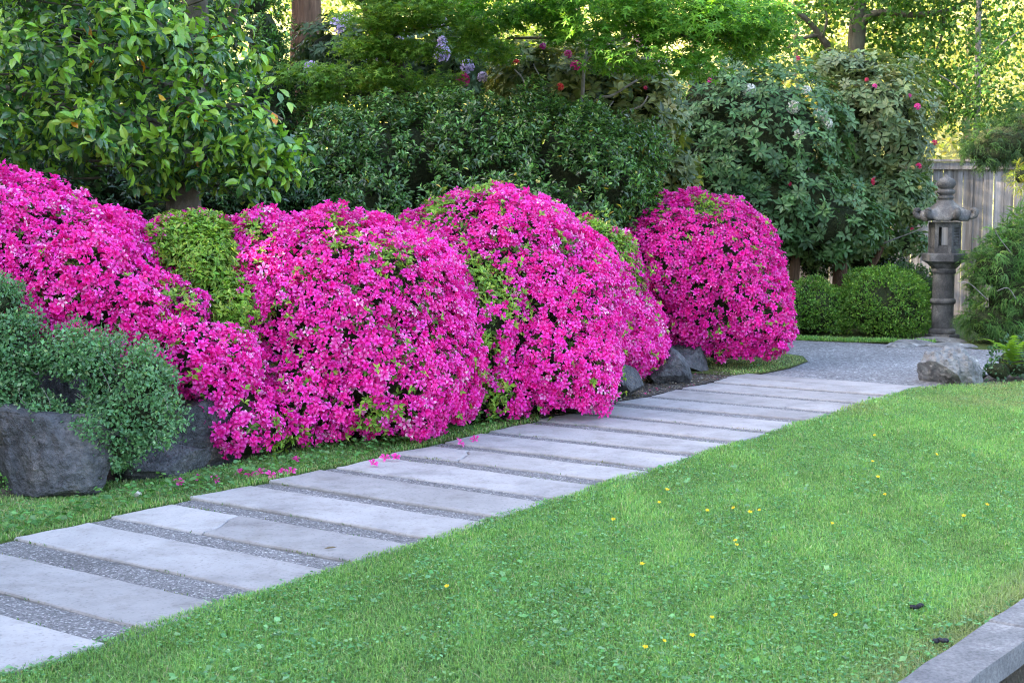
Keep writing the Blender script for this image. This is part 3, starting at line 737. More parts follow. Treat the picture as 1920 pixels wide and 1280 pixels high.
azalea('azalea_bush', eD, 'tallest pink azalea dome overhanging the middle of the slab path', 4200, 460, bare=((855, 500, 10.4, .15), (915, 530, 10.3, .16), (950, 575, 10.4, .13), (905, 650, 10.1, .13), (925, 745, 10.1, .13), (820, 400, 11.0, .13), (890, 350, 11.2, .12), (740, 400, 11.2, .10)), holes=((865, 550, 10.2, .06), (925, 610, 10.1, .07), (912, 765, 10.1, .06)))
azalea('azalea_bush', eE, 'narrow pink azalea with green top squeezed between two pink domes', 1700, 200, bare=((1125, 425, 12.4, .19), (1170, 460, 12.4, .16), (1205, 520, 12.4, .10)), bsize=.045)
azalea('azalea_bush', eF, 'farthest pink azalea dome, magenta, at the gravel court end', 2300, 340, bare=((1230, 375, 14.0, .12), (1330, 385, 14.0, .12)), pink=[(5, (.82, .014, .37)), (3, (.78, .010, .30)), (2, (.86, .045, .45))], bsize=.049, zmin=.07, leafy=.05)

# ------------------------------------------------------------------ creeping shrub over the boulders
eK = [E(-5, 630, 8.1, 80, 58, .3), E(90, 662, 8.1, 80, 42, .28), E(170, 676, 8.08, 75, 40, .25), E(272, 706, 8.05, 62, 48, .25), E(240, 775, 7.95, 75, 66, .22), E(150, 800, 7.85, 70, 42, .2), E(215, 840, 7.9, 40, 45, .16), E(0, 562, 8.25, 45, 42, .25), E(-60, 700, 8.1, 80, 110, .3), E(15, 738, 7.95, 48, 52, .2), E(190, 720, 8.05, 38, 32, .2), E(105, 785, 7.85, 45, 36, .16), E(290, 790, 7.95, 38, 40, .18), E(75, 760, 7.9, 40, 30, .15)]
ck = empty('creeping_shrub', (eK[0][0][0], eK[0][0][1], 0), 'blue-green small-leaved creeping shrub draped over the dark boulders', 'shrub')
core(ck, eK, .60)
P, Nn = shell(eK, 16000, .12, .08, 8.0); keep = lump(P, 9.0) > -.65; P, Nn = P[keep], Nn[keep]
k = 3; n = len(P) * k; P = np.repeat(P, k, 0) + rng.normal(size=(n, 3)) * .022; Nn = np.repeat(Nn, k, 0)
D, Fc = leaf_frames(Nn, .5, .3, .8)
foliage(ck, 'leaves', 'leaf', T_kite(.62, .1, .06), P, D, Fc, rng.uniform(.018, .036, n), pick([(4, (.13, .29, .12)), (3, (.085, .20, .08)), (2, (.20, .39, .18)), (.6, (.32, .46, .23))], n, .2), M['leaf'], 300)
for k in range(34):
    e = eK[k % len(eK)]; d = rand_dirs(1)[0]; d[1] = -abs(d[1]); p = e[0] + d * e[1] * .95
    limb('shoot', ck, [p, p + d * .05 + (0, 0, .02), p + d * .08 + (random.uniform(-.04, .04), -.02, .07)], .0028, .0012, M['twig'], 4, 4, 0)

# ------------------------------------------------------------------ clipped round bushes
def clipped(ells, label, n, pool, size=(.028, .046)):
    c = ells[0][0]; root = empty('clipped_bush', (c[0], c[1], 0), label, 'bush', 'clipped bushes by the gravel court')
    core(root, ells, .76)
    P, Nn = shell(ells, n, .10, .07, 5.0, .04); keep = lump(P, 9.0) > -.55; P, Nn = P[keep], Nn[keep]
    k = 3; m = len(P) * k; P = np.repeat(P, k, 0) + rng.normal(size=(m, 3)) * .014; Nn = np.repeat(Nn, k, 0)
    D, Fc = leaf_frames(Nn, .7, .4, .6)
    foliage(root, 'leaves', 'leaf', T_kite(.5, .1, .08), P, D, Fc, rng.uniform(*size, m), pick(pool, m, .22), M['leaf'], 0)
GB = [(4, (.13, .28, .04)), (3, (.08, .19, .03)), (2, (.21, .38, .06))]
clipped([E(1658, 572, 17.5, 86, 74, .55), E(1690, 598, 17.4, 54, 38, .4)], 'largest clipped round green bush beside the stone lantern', 9000, GB)
clipped([E(1522, 580, 17.7, 70, 58, .5), E(1470, 585, 17.7, 60, 55, .5)], 'clipped green bush emerging behind the farthest pink azalea', 6500, GB)
clipped([E(1705, 540, 18.4, 52, 45, .4), E(1640, 560, 18.5, 60, 40, .3)], 'small dark clipped bush tucked behind the largest clipped bush', 3500, [(3, (.04, .10, .03)), (2, (.07, .15, .035))])

# ------------------------------------------------------------------ thread-leaf cypress on the far side of the lantern
def cypress(ells, label, n, pool, size=(.14, .26), stems=()):
    n = int(n * 1.35); size = (size[0] * .78, size[1] * .78)
    c = ells[0][0]; root = empty('weeping_cypress', (c[0], c[1], 0), label, 'conifer', 'thread-leaf conifers by the lantern')
    core(root, ells, .74)
    P, Nn = shell(ells, n, .14, .07, 3.5, .05); m = len(P)
    D = norm(Nn * .7 - UP * .25 + rng.normal(size=(m, 3)) * .45); Fc = norm(UP + Nn * .5 + rng.normal(size=(m, 3)) * .3)
    foliage(root, 'foliage', 'spray', [T_spray(7, 1), T_spray(8, 2), T_spray(6, 3)], P, D, Fc, rng.uniform(*size, m), pick(pool, m, .2), M['thin'], 300)
    for s in stems: limb('branch', root, s, .006, .003, M['twig'], 5, 5)
CY = [(4, (.12, .26, .075)), (3, (.075, .18, .055)), (2, (.18, .32, .09))]
cypress([E(1915, 475, 16.6, 72, 66, .5), E(1920, 560, 16.5, 88, 78, .6), E(1960, 480, 16.7, 90, 90, .6), E(1872, 602, 16.4, 68, 42, .4), E(1868, 500, 16.5, 52, 50, .4)], 'soft yellow-green thread-leaf cypress mound beside the stone lantern', 2600, CY,
        stems=[[W(1900, 480, 16.2), W(1870, 440, 16.0), W(1862, 415, 16.0)], [W(1850, 560, 15.95), W(1815, 530, 15.85), W(1790, 532, 15.8)], [W(1905, 560, 15.9), W(1890, 540, 15.85), W(1870, 545, 15.8)]])
cypress([E(1890, 265, 17.6, 85, 42, .4), E(1860, 290, 17.5, 50, 20, .25), E(1940, 250, 17.6, 60, 60, .4)], 'dark green thread-leaf conifer branch hanging over the fence top', 900, [(3, (.06, .13, .06)), (2, (.10, .19, .06))], stems=[[W(2010, 640, 17.9), W(2000, 400, 17.9), W(1960, 280, 17.8), W(1870, 262, 17.5)]])
cypress([E(1915, 330, 16.9, 16, 20, .15)], 'small tuft of golden conifer foliage at the picture edge before the fence', 60, [(1, (.42, .48, .06))], (.1, .18), stems=[[W(2000, 420, 17.0), W(1960, 350, 16.95), W(1920, 330, 16.9)]])

# ------------------------------------------------------------------ rhododendrons
def rhodo(name, ells, label, n_whorl, pool, leaf=(.09, .13), n_parts=300, trusses=(), bare=(), trunks=(), k=7, mat='leaf', ck_=.62, depth=.28, lumps=.12, group='rhododendrons behind the azaleas', fill=.5):
    c = ells[0][0]; root = empty(name, (c[0], c[1], 0), label, 'rhododendron', group)
    if ck_: core(root, ells, ck_)
    P, Nn = shell(ells, n_whorl, depth, lumps, 2.6, .1); keep = lump(P, 4.0) > -.68; P, Nn = P[keep], Nn[keep]
    if fill:
        P2, N2 = volume(ells, int(n_whorl * fill)); P = np.concatenate([P, P2]); Nn = np.concatenate([Nn, N2])
    m = len(P); ax = norm(Nn * .8 + UP * .6 + rng.normal(size=(m, 3)) * .35); n = m * k
    axr = np.repeat(ax, k, 0); t1 = norm(np.cross(axr, np.repeat(rng.normal(size=(m, 3)), k, 0))); t2 = np.cross(axr, t1)
    ang = np.tile(np.arange(k) * 2 * np.pi / k, m)[:, None] + rng.normal(size=(n, 1)) * .2
    D = norm(np.cos(ang) * t1 + np.sin(ang) * t2 + axr * rng.uniform(-.25, .45, (n, 1)))
    whorl_tint = np.repeat(pick(pool, m, .15), k, 0) * (1 + rng.normal(size=(n, 1)) * .15)
    foliage(root, 'leaves', 'leaf', [T_leaf(.45, .14, .04), T_leaf4(.45, .16, .05), T_leaf4(.40, .1, .04)], np.repeat(P, k, 0) + D * .012, D, axr, np.repeat(rng.uniform(*leaf, m), k) * rng.uniform(.75, 1.1, n), np.clip(whorl_tint, .005, .9), M[mat], n_parts)
    for px, py, d, r, col in trusses:
        p = W(px, py, d); q = norm(np.array((0, -.8, .5)) + rng.normal(size=3) * .3)
        V, T, Cc = scatter(T_truss(), p[None], norm(np.cross(q, rng.normal(size=3)))[None], q[None], np.array([r * (1.35 if col[1] > .4 else .95)]), np.array([col]))
        link('flower_truss', tri_mesh('flower_truss', V, T, M['petal'], Cc), root)
    for t in trunks: limb('stem', root, t[0], t[1], t[2], t[3] if len(t) > 3 else M['twig'], 7, 6)
    return root
RED, PNK, WHT, LAV, CRM = (.55, .02, .10), (.75, .05, .33), (.80, .78, .70), (.62, .5, .76), (.8, .45, .55)
def HI(c): return tuple(min(v, .8) for v in c)
MID = [(4, (.085, .18, .065)), (3, (.125, .235, .09)), (2, (.055, .13, .05))]
YEL = [(4, (.17, .20, .055)), (3, (.12, .17, .05)), (1.2, (.34, .33, .09)), (2, (.08, .13, .045))]
rhodo('rhododendron', [E(1420, 260, 18.50, 180, 165, 1.2), E(1330, 330, 18.30, 100, 120, .8), E(1480, 380, 18.20, 150, 95, .9), E(1350, 200, 18.50, 110, 100, .8), E(1560, 420, 18.10, 110, 60, .6), E(1330, 430, 18.30, 80, 60, .5), E(1540, 455, 18.9, 100, 45, .5), E(1450, 440, 18.5, 80, 60, .5)],
      'large mid-green rhododendron with creamy white blooms behind the farthest pink dome', 2600, MID, (.085, .125),
      trusses=[(1405, 170, 17.80, .085, WHT), (1487, 200, 17.70, .085, WHT), (1540, 215, 17.70, .075, WHT), (1550, 232, 17.70, .07, WHT), (1497, 253, 17.60, .07, WHT), (1512, 170, 17.80, .06, WHT), (1330, 152, 17.90, .05, PNK), (1316, 115, 18.10, .04, RED), (1495, 110, 17.90, .045, RED), (1480, 345, 17.60, .04, RED), (1245, 300, 17.90, .04, RED)],
      trunks=[([(3.65, 18.60, 0), W(1490, 470, 18.50), W(1470, 380, 18.50)], .08, .05, M['red_bark']), ([(4.35, 18.90, 0), W(1575, 470, 18.80), W(1560, 380, 18.70)], .11, .07, M['red_bark'])])
rhodo('rhododendron', [E(1640, 210, 19.00, 115, 105, .9), E(1600, 130, 19.20, 90, 40, .6), E(1690, 280, 18.90, 60, 70, .5), E(1590, 280, 19.00, 80, 80, .6)],
      'paler yellow-green rhododendron with pink blooms before the sunlit gap', 1100, [(4, (.16, .22, .10)), (3, (.11, .17, .075)), (2, (.24, .28, .12))], (.10, .14), ck_=.5,
      trusses=[(1720, 200, 18.20, .06, PNK), (1705, 180, 18.30, .04, PNK), (1640, 162, 18.30, .045, PNK), (1625, 150, 18.40, .04, RED), (1752, 268, 18.30, .055, RED), (1575, 270, 18.50, .04, LAV)], depth=.3, fill=.3)
rhodo('rhododendron', [E(1650, 370, 18.80, 95, 55, .6), E(1710, 370, 18.90, 45, 50, .4), E(1600, 440, 18.80, 70, 40, .4), E(1680, 455, 19.2, 60, 30, .3)],
      'low rhododendron with yellow buds and red blooms beside the lantern finial', 700, [(3, (.13, .22, .085)), (3, (.09, .17, .07)), (2, (.21, .28, .11))], (.10, .14), ck_=.5,
      trusses=[(1640, 340, 18.20, .065, (.62, .03, .10)), (1722, 312, 18.40, .06, (.6, .03, .15)), (1550, 397, 18.30, .05, RED), (1602, 375, 18.30, .045, RED), (1537, 398, 18.30, .04, RED), (1710, 430, 18.50, .035, RED), (1600, 350, 18.2, .03, (.6, .46, .16)), (1710, 315, 18.3, .03, (.6, .46, .16)), (1725, 352, 18.3, .028, (.55, .5, .16))],
      trunks=[([(4.25, 19.00, 0), W(1650, 470, 19.00), W(1640, 400, 18.90)], .05, .03, M['red_bark']), ([W(1640, 470, 18.90), W(1660, 455, 18.60), W(1740, 425, 18.50)], .015, .006)])

rhodo('rhododendron', [E(1100, 170, 15.8, 150, 100, .9), E(1200, 220, 15.6, 90, 110, .7), E(1000, 150, 16.0, 90, 80, .7), E(1240, 330, 15.5, 70, 80, .5)],
      'yellowing rhododendron with bare grey stems and scattered red blooms', 1300, YEL, (.10, .15), ck_=.45, fill=.6, depth=.35,
      trusses=[(1080, 125, 14.9, .085, (.72, .03, .30)), (1065, 102, 15.0, .06, (.6, .02, .25)), (1018, 87, 15.0, .05, (.55, .03, .3)), (968, 118, 14.9, .05, (.8, .05, .07)), (1050, 163, 14.8, .055, (.75, .04, .05)), (1135, 92, 14.9, .075, CRM), (1193, 78, 15.0, .075, CRM), (1245, 118, 15.0, .06, LAV), (1210, 165, 14.9, .03, RED)],
      trunks=[([W(1093, 330, 15.1), W(1092, 200, 14.9), W(1096, 120, 14.85), W(1105, 75, 14.9)], .024, .014), ([W(1096, 118, 14.87), W(1112, 98, 14.85), W(1130, 80, 14.9)], .012, .006), ([W(1080, 330, 15.3), W(1110, 200, 15.0), W(1150, 178, 14.95), W(1195, 150, 14.95)], .022, .01), ([W(1120, 330, 15.2), W(1150, 225, 14.9), W(1200, 200, 14.8), W(1215, 180, 14.8)], .014, .006), ([W(1000, 300, 15.1), W(985, 165, 14.8), W(965, 130, 14.85)], .012, .006), ([W(1100, 300, 15.1), W(1135, 215, 14.85), W(1150, 190, 14.85)], .012, .006), ([W(1040, 300, 15.1), W(1020, 170, 14.8), W(1000, 120, 14.85)], .010, .005)])
rhodo('rhododendron', [E(740, 120, 17.2, 150, 90, .8), E(860, 110, 17.4, 80, 90, .6), E(620, 110, 17.4, 70, 90, .6)],
      'dark rhododendron carrying lavender blooms behind the evergreen hedge', 900, [(3, (.05, .10, .04)), (3, (.08, .14, .05)), (1, (.12, .19, .06))], (.10, .14), ck_=.5, fill=.5,
      trusses=[(632, 48, 16.2, .10, LAV), (650, 40, 16.2, .09, LAV), (735, 52, 16.2, .12, LAV), (752, 65, 16.2, .08, LAV), (800, 46, 16.2, .07, LAV), (826, 48, 16.2, .10, LAV), (830, 78, 16.2, .06, LAV), (828, 100, 16.2, .10, LAV), (583, 130, 16.2, .09, LAV), (697, 110, 16.3, .07, LAV), (876, 125, 16.1, .08, LAV), (905, 145, 16.0, .06, LAV), (868, 150, 15.4, .105, (.72, .03, .28))])

# ------------------------------------------------------------------ dense dark evergreen shrub
eH = [E(900, 300, 14.4, 210, 140, .9), E(720, 310, 14.4, 190, 130, .9), E(1090, 310, 14.4, 145, 120, .9), E(960, 400, 13.9, 260, 110, .7), E(680, 400, 13.9, 160, 110, .7), E(830, 230, 14.6, 150, 60, .6), E(1160, 370, 14.2, 85, 90, .6)]
def evergreen(ells, label, n, pool, size=(.05, .09), n_parts=300, k=5):
    c = ells[0][0]; root = empty('evergreen_shrub', (c[0], c[1], 0), label, 'shrub', 'evergreen shrubs behind the azaleas')
    core(root, ells, .60)
    P, Nn = shell(ells, n, .24, .20, 2.6, .1); keep = lump(P, 5.0) > -.66; P, Nn = P[keep], Nn[keep]
    k = 8; m = len(P); ax = norm(Nn * .8 + UP * .45 + rng.normal(size=(m, 3)) * .45); axr = np.repeat(ax, k, 0); m *= k
    side = norm(np.cross(axr, rng.normal(size=(m, 3)))); al = np.tile(np.linspace(-.13, .0, k), len(P))[:, None]
    D = norm(side + axr * .45 + rng.normal(size=(m, 3)) * .2); Fc = norm(axr * .6 + UP * .5 + rng.normal(size=(m, 3)) * .3)
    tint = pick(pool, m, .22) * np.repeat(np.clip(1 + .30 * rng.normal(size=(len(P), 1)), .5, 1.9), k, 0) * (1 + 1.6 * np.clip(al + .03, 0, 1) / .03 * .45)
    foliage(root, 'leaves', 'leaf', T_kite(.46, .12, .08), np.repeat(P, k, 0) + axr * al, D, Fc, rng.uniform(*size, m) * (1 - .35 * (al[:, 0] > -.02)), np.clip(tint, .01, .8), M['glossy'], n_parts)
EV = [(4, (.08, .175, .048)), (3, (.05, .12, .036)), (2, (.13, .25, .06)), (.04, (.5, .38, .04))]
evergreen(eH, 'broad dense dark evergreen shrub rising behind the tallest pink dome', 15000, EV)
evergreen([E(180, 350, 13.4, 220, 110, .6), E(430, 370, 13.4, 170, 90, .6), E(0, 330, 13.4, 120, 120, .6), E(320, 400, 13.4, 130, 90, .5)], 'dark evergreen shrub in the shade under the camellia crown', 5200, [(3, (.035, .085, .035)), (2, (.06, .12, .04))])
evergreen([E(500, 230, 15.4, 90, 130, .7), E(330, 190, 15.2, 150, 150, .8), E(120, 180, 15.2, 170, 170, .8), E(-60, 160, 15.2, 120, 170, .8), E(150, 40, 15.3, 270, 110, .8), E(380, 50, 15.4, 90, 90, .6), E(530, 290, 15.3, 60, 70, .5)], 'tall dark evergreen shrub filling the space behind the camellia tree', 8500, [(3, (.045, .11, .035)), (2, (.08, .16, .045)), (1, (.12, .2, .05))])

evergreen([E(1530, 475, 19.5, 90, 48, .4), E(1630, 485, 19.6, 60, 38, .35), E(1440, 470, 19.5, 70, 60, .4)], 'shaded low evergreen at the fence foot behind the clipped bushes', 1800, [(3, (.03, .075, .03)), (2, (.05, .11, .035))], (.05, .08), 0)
# ------------------------------------------------------------------ camellia tree
cam_t = empty('camellia_tree', (*W(345, 420, 11.2)[:2], 0), 'broad glossy-leaved camellia tree with lime young leaves, leaning over the pink azaleas', 'tree')
ct = W(345, 420, 11.2)
limb('trunk', cam_t, [(ct[0], ct[1], -.05), W(345, 400, 11.2), W(352, 250, 11.25), W(368, 90, 11.3), W(360, -80, 11.3)], .15, .085, M['lichen_bark'], 12, 8, .07)
for pts, r in (([W(352, 270, 11.25), W(250, 220, 11.0), W(120, 200, 10.7), W(0, 160, 10.6)], .05), ([W(358, 220, 11.25), W(430, 200, 11.0), W(490, 205, 10.9), W(530, 225, 10.9)], .035), ([W(366, 110, 11.3), W(300, 50, 11.2), W(220, -20, 11.0)], .045), ([W(366, 110, 11.3), W(430, 40, 11.1), W(460, -30, 11.0)], .04), ([W(352, 260, 11.2), W(300, 230, 10.7), W(230, 215, 10.3)], .03), ([W(352, 300, 11.2), W(430, 290, 11.0), W(520, 320, 10.9)], .025), ([W(345, 340, 11.2), W(250, 310, 11.0), W(150, 300, 10.8)], .025)):
    limb('limb', cam_t, pts, r, r * .3, M['bark'], 7, 6)
eT = [E(130, 90, 10.9, 190, 130, 1.1), E(330, 80, 11.0, 160, 120, 1.1), E(60, 220, 10.8, 160, 90, .9), E(230, 230, 10.7, 140, 85, .9), E(400, 230, 10.9, 120, 85, .8), E(500, 250, 10.8, 75, 70, .6), E(130, 290, 10.9, 110, 45, .6), E(440, 320, 10.8, 90, 40, .5), E(300, 310, 10.9, 60, 45, .4), E(420, 110, 11.1, 85, 90, .8), E(540, 300, 10.8, 50, 50, .4), E(-60, 100, 10.8, 150, 200, 1.0), E(200, -60, 11, 300, 130, 1.2), E(280, 350, 10.7, 30, 25, .2), E(370, 330, 10.7, 40, 30, .3)]
P, Nn = shell(eT, 2900, .35, .14, 2.4, .3, .85); keep = lump(P * np.array((1, 1, 1.7)), 3.3) > -.12; P, Nn = P[keep], Nn[keep]
P2, N2 = volume(eT, 300); P = np.concatenate([P, P2]); Nn = np.concatenate([Nn, N2])
m = len(P); k = 9
ax = norm(Nn * .9 + UP * .35 + rng.normal(size=(m, 3)) * .4); n = m * k; axr = np.repeat(ax, k, 0)
along = np.tile(np.linspace(-.20, .05, k), m)[:, None]; side = norm(np.cross(axr, rng.normal(size=(n, 3))))
Pl = np.repeat(P, k, 0) + axr * along + side * .015
age = np.tile(np.linspace(0, 1, k), m) + rng.normal(size=n) * .22                # tip leaves are the young ones
D = norm(side * .9 + axr * .35 - UP * (.60 - .35 * age[:, None]) + rng.normal(size=(n, 3)) * .2)
Fc = norm(UP * .6 + axr * .6 + rng.normal(size=(n, 3)) * .4)
old = pick([(4, (.045, .125, .04)), (3, (.07, .18, .05)), (1.5, (.10, .22, .085)), (.12, (.55, .26, .02))], n, .18); yng = pick([(3, (.25, .47, .045)), (3, (.18, .38, .045)), (2, (.34, .54, .08))], n, .15)
foliage(cam_t, 'leaves', 'leaf', T_leaf(.50, .20, .07), Pl, D, Fc, rng.uniform(.075, .118, n), np.where((age > .5)[:, None], yng, old), M['glossy'], 300, 10)
tw = P[rng.choice(m, 90)]
for q in tw:
    e_ = ct + np.array((0, 0, 1.0)); e_[2] = q[2] - .1
    v = norm(e_ - q); limb('twig', cam_t, [q, q + v * .25 - (0, 0, .03), q + v * .55], .004, .010, M['bark'], 4, 3, 0)

# ------------------------------------------------------------------ maples
def maple(label, pads, trunk, limbs, n, pool, size=(.085, .12), n_parts=300):
    c = trunk[0]; root = empty('maple_tree', (c[0], c[1], 0), label, 'tree', 'japanese maples')
    limb('trunk', root, trunk, .065, .03, M['bark'], 8, 7)
    for l, r in limbs: limb('limb', root, l, r, r * .35, M['bark'], 6, 6)
    P, Nn = volume(pads, n); keep = lump(P * np.array((1, 1, 2.5)), 4.2) > -.12; P = P[keep]
    k = 5; m = len(P) * k; P = np.repeat(P, k, 0) + rng.normal(size=(m, 3)) * np.array((.06, .06, .025))
    a = rng.uniform(0, 2 * np.pi, m); D = norm(np.stack([np.cos(a), np.sin(a) - .25, -.35 + .3 * rng.normal(size=m)], 1)); Fc = norm(UP + np.array((0, -.45, 0)) + rng.normal(size=(m, 3)) * .38)
    foliage(root, 'leaves', 'leaf', T_star(5), P, D, Fc, rng.uniform(*size, m), pick(pool, m, .16), M['thin'], n_parts)
MP = [(4, (.14, .34, .045)), (3, (.085, .23, .032)), (2, (.22, .43, .06))]
maple('bright green maple spreading layered sprays over the red-flowered rhododendron', [E(1180, 10, 13.6, 170, 35, .8), E(1260, 55, 13.5, 120, 28, .7), E(1130, 55, 13.8, 120, 28, .7), E(1310, 90, 13.6, 70, 24, .5), E(1100, -30, 13.8, 260, 40, .9), E(1180, 85, 13.8, 80, 22, .5), E(1370, 30, 13.9, 120, 45, .7), E(1030, 30, 14.2, 110, 26, .6), E(1420, 80, 14.0, 60, 30, .5), E(960, 10, 14.4, 90, 35, .6), E(1200, 112, 13.7, 110, 26, .5), E(1300, 128, 13.6, 55, 18, .4)],
      [(1.3, 16.9, 0), W(1165, 200, 16.9), W(1170, 60, 16.2), W(1160, -60, 15.2)], [([W(1168, 70, 16.2), W(1230, 50, 14.4), W(1300, 75, 13.6)], .02), ([W(1165, 75, 16.2), W(1060, 72, 14.7), W(950, 72, 14.6)], .024), ([W(1166, 20, 15.9), W(1240, 10, 14.4), W(1340, 30, 13.8)], .02)], 3300, MP)
maple('yellow-green maple with a thin leaning grey trunk in layered tiers beside the cedar trunk', [E(720, 35, 15.0, 90, 24, .6), E(820, 20, 15.0, 130, 26, .7), E(890, 58, 15.0, 90, 22, .6), E(690, 88, 15.2, 60, 20, .5), E(745, 92, 15.0, 90, 20, .5), E(590, 150, 15.2, 80, 30, .5), E(690, 142, 15.1, 100, 24, .5), E(910, 98, 15.1, 70, 20, .5), E(800, -20, 15.2, 170, 30, .8), E(610, 200, 15.2, 80, 26, .5), E(790, 150, 15.2, 80, 20, .4)],
      [(-.85, 15.4, 0), W(765, 190, 15.4), W(735, 110, 15.4), W(700, 60, 15.4), W(670, -20, 15.3)], [([W(735, 115, 15.4), W(700, 140, 15.2), W(640, 160, 15.1)], .016), ([W(715, 80, 15.4), W(760, 60, 15.2), W(860, 45, 15.1)], .018)], 3600, [(4, (.17, .33, .045)), (3, (.11, .24, .035)), (2, (.26, .40, .06))], (.065, .095))

# ------------------------------------------------------------------ tall trees behind
def crown_leaves(root, ells, n, pool, size, mat='thin', k=6, spread=.12, shell_part=.6, n_parts=0, keep_at=-.3, freq=1.8):
    P, Nn = shell(ells, int(n * shell_part), .4, .2, 1.6, .3, .8); P2, N2 = volume(ells, int(n * (1 - shell_part)))
    P = np.concatenate([P, P2]); Nn = np.concatenate([Nn, N2]); kp = lump(P, freq) > keep_at; P, Nn = P[kp], Nn[kp]
    m = len(P) * k; P = np.repeat(P, k, 0) + rng.normal(size=(m, 3)) * spread; Nn = np.repeat(Nn, k, 0)
    D, Fc = leaf_frames(Nn, .4, -.1, .9, .3)
    foliage(root, 'crown', 'leaf', T_kite(.62, .12, .08), P, D, Fc, rng.uniform(*size, m), pick(pool, m, .2), M[mat], n_parts)
def tall_tree(name, label, trunk, r0, r1, bark, ells, n, pool, size, limbs=(), group='trees beyond the shrubs', **kw):
    c = trunk[0]; root = empty(name, (c[0], c[1], 0), label, 'tree', group)
    limb('trunk', root, trunk, r0, r1, M[bark], 14, 8, .06)
    for l, r in limbs: limb('limb', root, l, r, r * .4, M[bark], 7, 6)
    crown_leaves(root, ells, n, pool, size, **kw)
    return root
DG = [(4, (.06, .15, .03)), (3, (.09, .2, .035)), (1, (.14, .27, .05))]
tall_tree('cedar_tree', 'tall cedar with straight red-brown trunk, sun-dappled, behind the camellia', [(-2.62, 18.2, -.1), W(575, 110, 18.2), W(574, -40, 18.2), (-2.6, 18.2, 9)], .25, .14, 'red_bark', [(np.array((-2.6, 18.5, 8.2)), np.array((2.2, 2.2, 2.6))), (np.array((-2.9, 18.9, 5.6)), np.array((1.3, 1.0, .5)))], 700, DG, (.08, .14))
tall_tree('cedar_tree', 'cedar with pinkish brown trunk half hidden behind the maple', [(-.55, 18.6, -.1), W(880, 140, 18.6), W(886, -40, 18.6), (-.5, 18.7, 8)], .19, .11, 'red_bark', [(np.array((-.4, 19, 7.6)), np.array((1.8, 1.8, 2.2)))], 500, DG, (.08, .14))
tall_tree('spreading_tree', 'dark-trunked tree with forking limbs standing against the sunlit bank', [(5.6, 23.0, -.1), W(1600, 200, 23.0), W(1606, 70, 23.0), W(1612, -60, 23.0)], .17, .12, 'bark',
          [E(1420, 25, 23.0, 130, 50, .9), E(1560, 10, 22.7, 130, 35, .9), E(1720, 40, 23.0, 130, 40, .9), E(1500, 110, 23.4, 80, 35, .6), E(1650, -60, 23.0, 300, 70, 1.3), E(1370, 80, 23.2, 60, 50, .6), E(1680, 110, 23.3, 80, 35, .5), E(1330, 20, 23.2, 90, 40, .6), E(1850, 60, 23.0, 100, 50, .7), E(1760, 150, 23.2, 60, 40, .5), E(1660, 180, 23.4, 60, 40, .5)], 3600, DG, (.08, .13),
          limbs=[([W(1605, 60, 23.0), W(1640, 25, 22.8), W(1720, 28, 22.6), W(1790, 15, 22.5), W(1850, -30, 22.4)], .07), ([W(1602, 140, 23.0), W(1555, 90, 22.8), W(1520, 45, 22.7), W(1480, 10, 22.6)], .075), ([W(1535, 65, 22.75), W(1500, 75, 22.6), W(1470, 95, 22.5)], .035), ([W(1770, 22, 22.55), W(1768, 60, 22.5), W(1755, 95, 22.5)], .03), ([W(1540, 70, 22.7), W(1550, 40, 22.7), W(1545, 10, 22.7)], .03)], shell_part=.5, keep_at=.08, freq=2.2, spread=.15)
tall_tree('young_tree', 'slim grey-stemmed young tree with hanging dark leaves above the fence', [(6.95, 21.6, -.1), W(1830, 260, 21.6), W(1833, 120, 21.6), W(1836, -60, 21.6)], .055, .04, 'twig',
          [E(1830, 90, 21.4, 75, 110, .7), E(1900, 60, 21.3, 70, 90, .7), E(1770, 200, 21.6, 45, 45, .5), E(1880, 210, 21.5, 60, 60, .5), E(1840, -40, 21.5, 120, 80, .9), E(1810, 180, 21.4, 45, 60, .5), E(1770, 90, 21.6, 60, 70, .5), E(1920, 160, 21.4, 60, 70, .5)], 3000, [(4, (.05, .13, .03)), (3, (.085, .19, .04))], (.06, .095), limbs=[([W(1833, 140, 21.6), W(1870, 90, 21.4), W(1910, 60, 21.3)], .02), ([W(1831, 200, 21.6), W(1790, 160, 21.4), W(1760, 140, 21.4)], .018)], keep_at=.05, freq=2.4, spread=.14)
evergreen([E(498, 90, 16.8, 42, 100, .5), E(520, 190, 16.6, 50, 60, .5), E(470, -10, 16.9, 60, 60, .5)], 'narrow evergreen filling the gap between camellia and cedar trunk', 1500, [(4, (.10, .22, .05)), (3, (.15, .29, .06)), (2, (.06, .14, .04))], (.05, .085), 0)
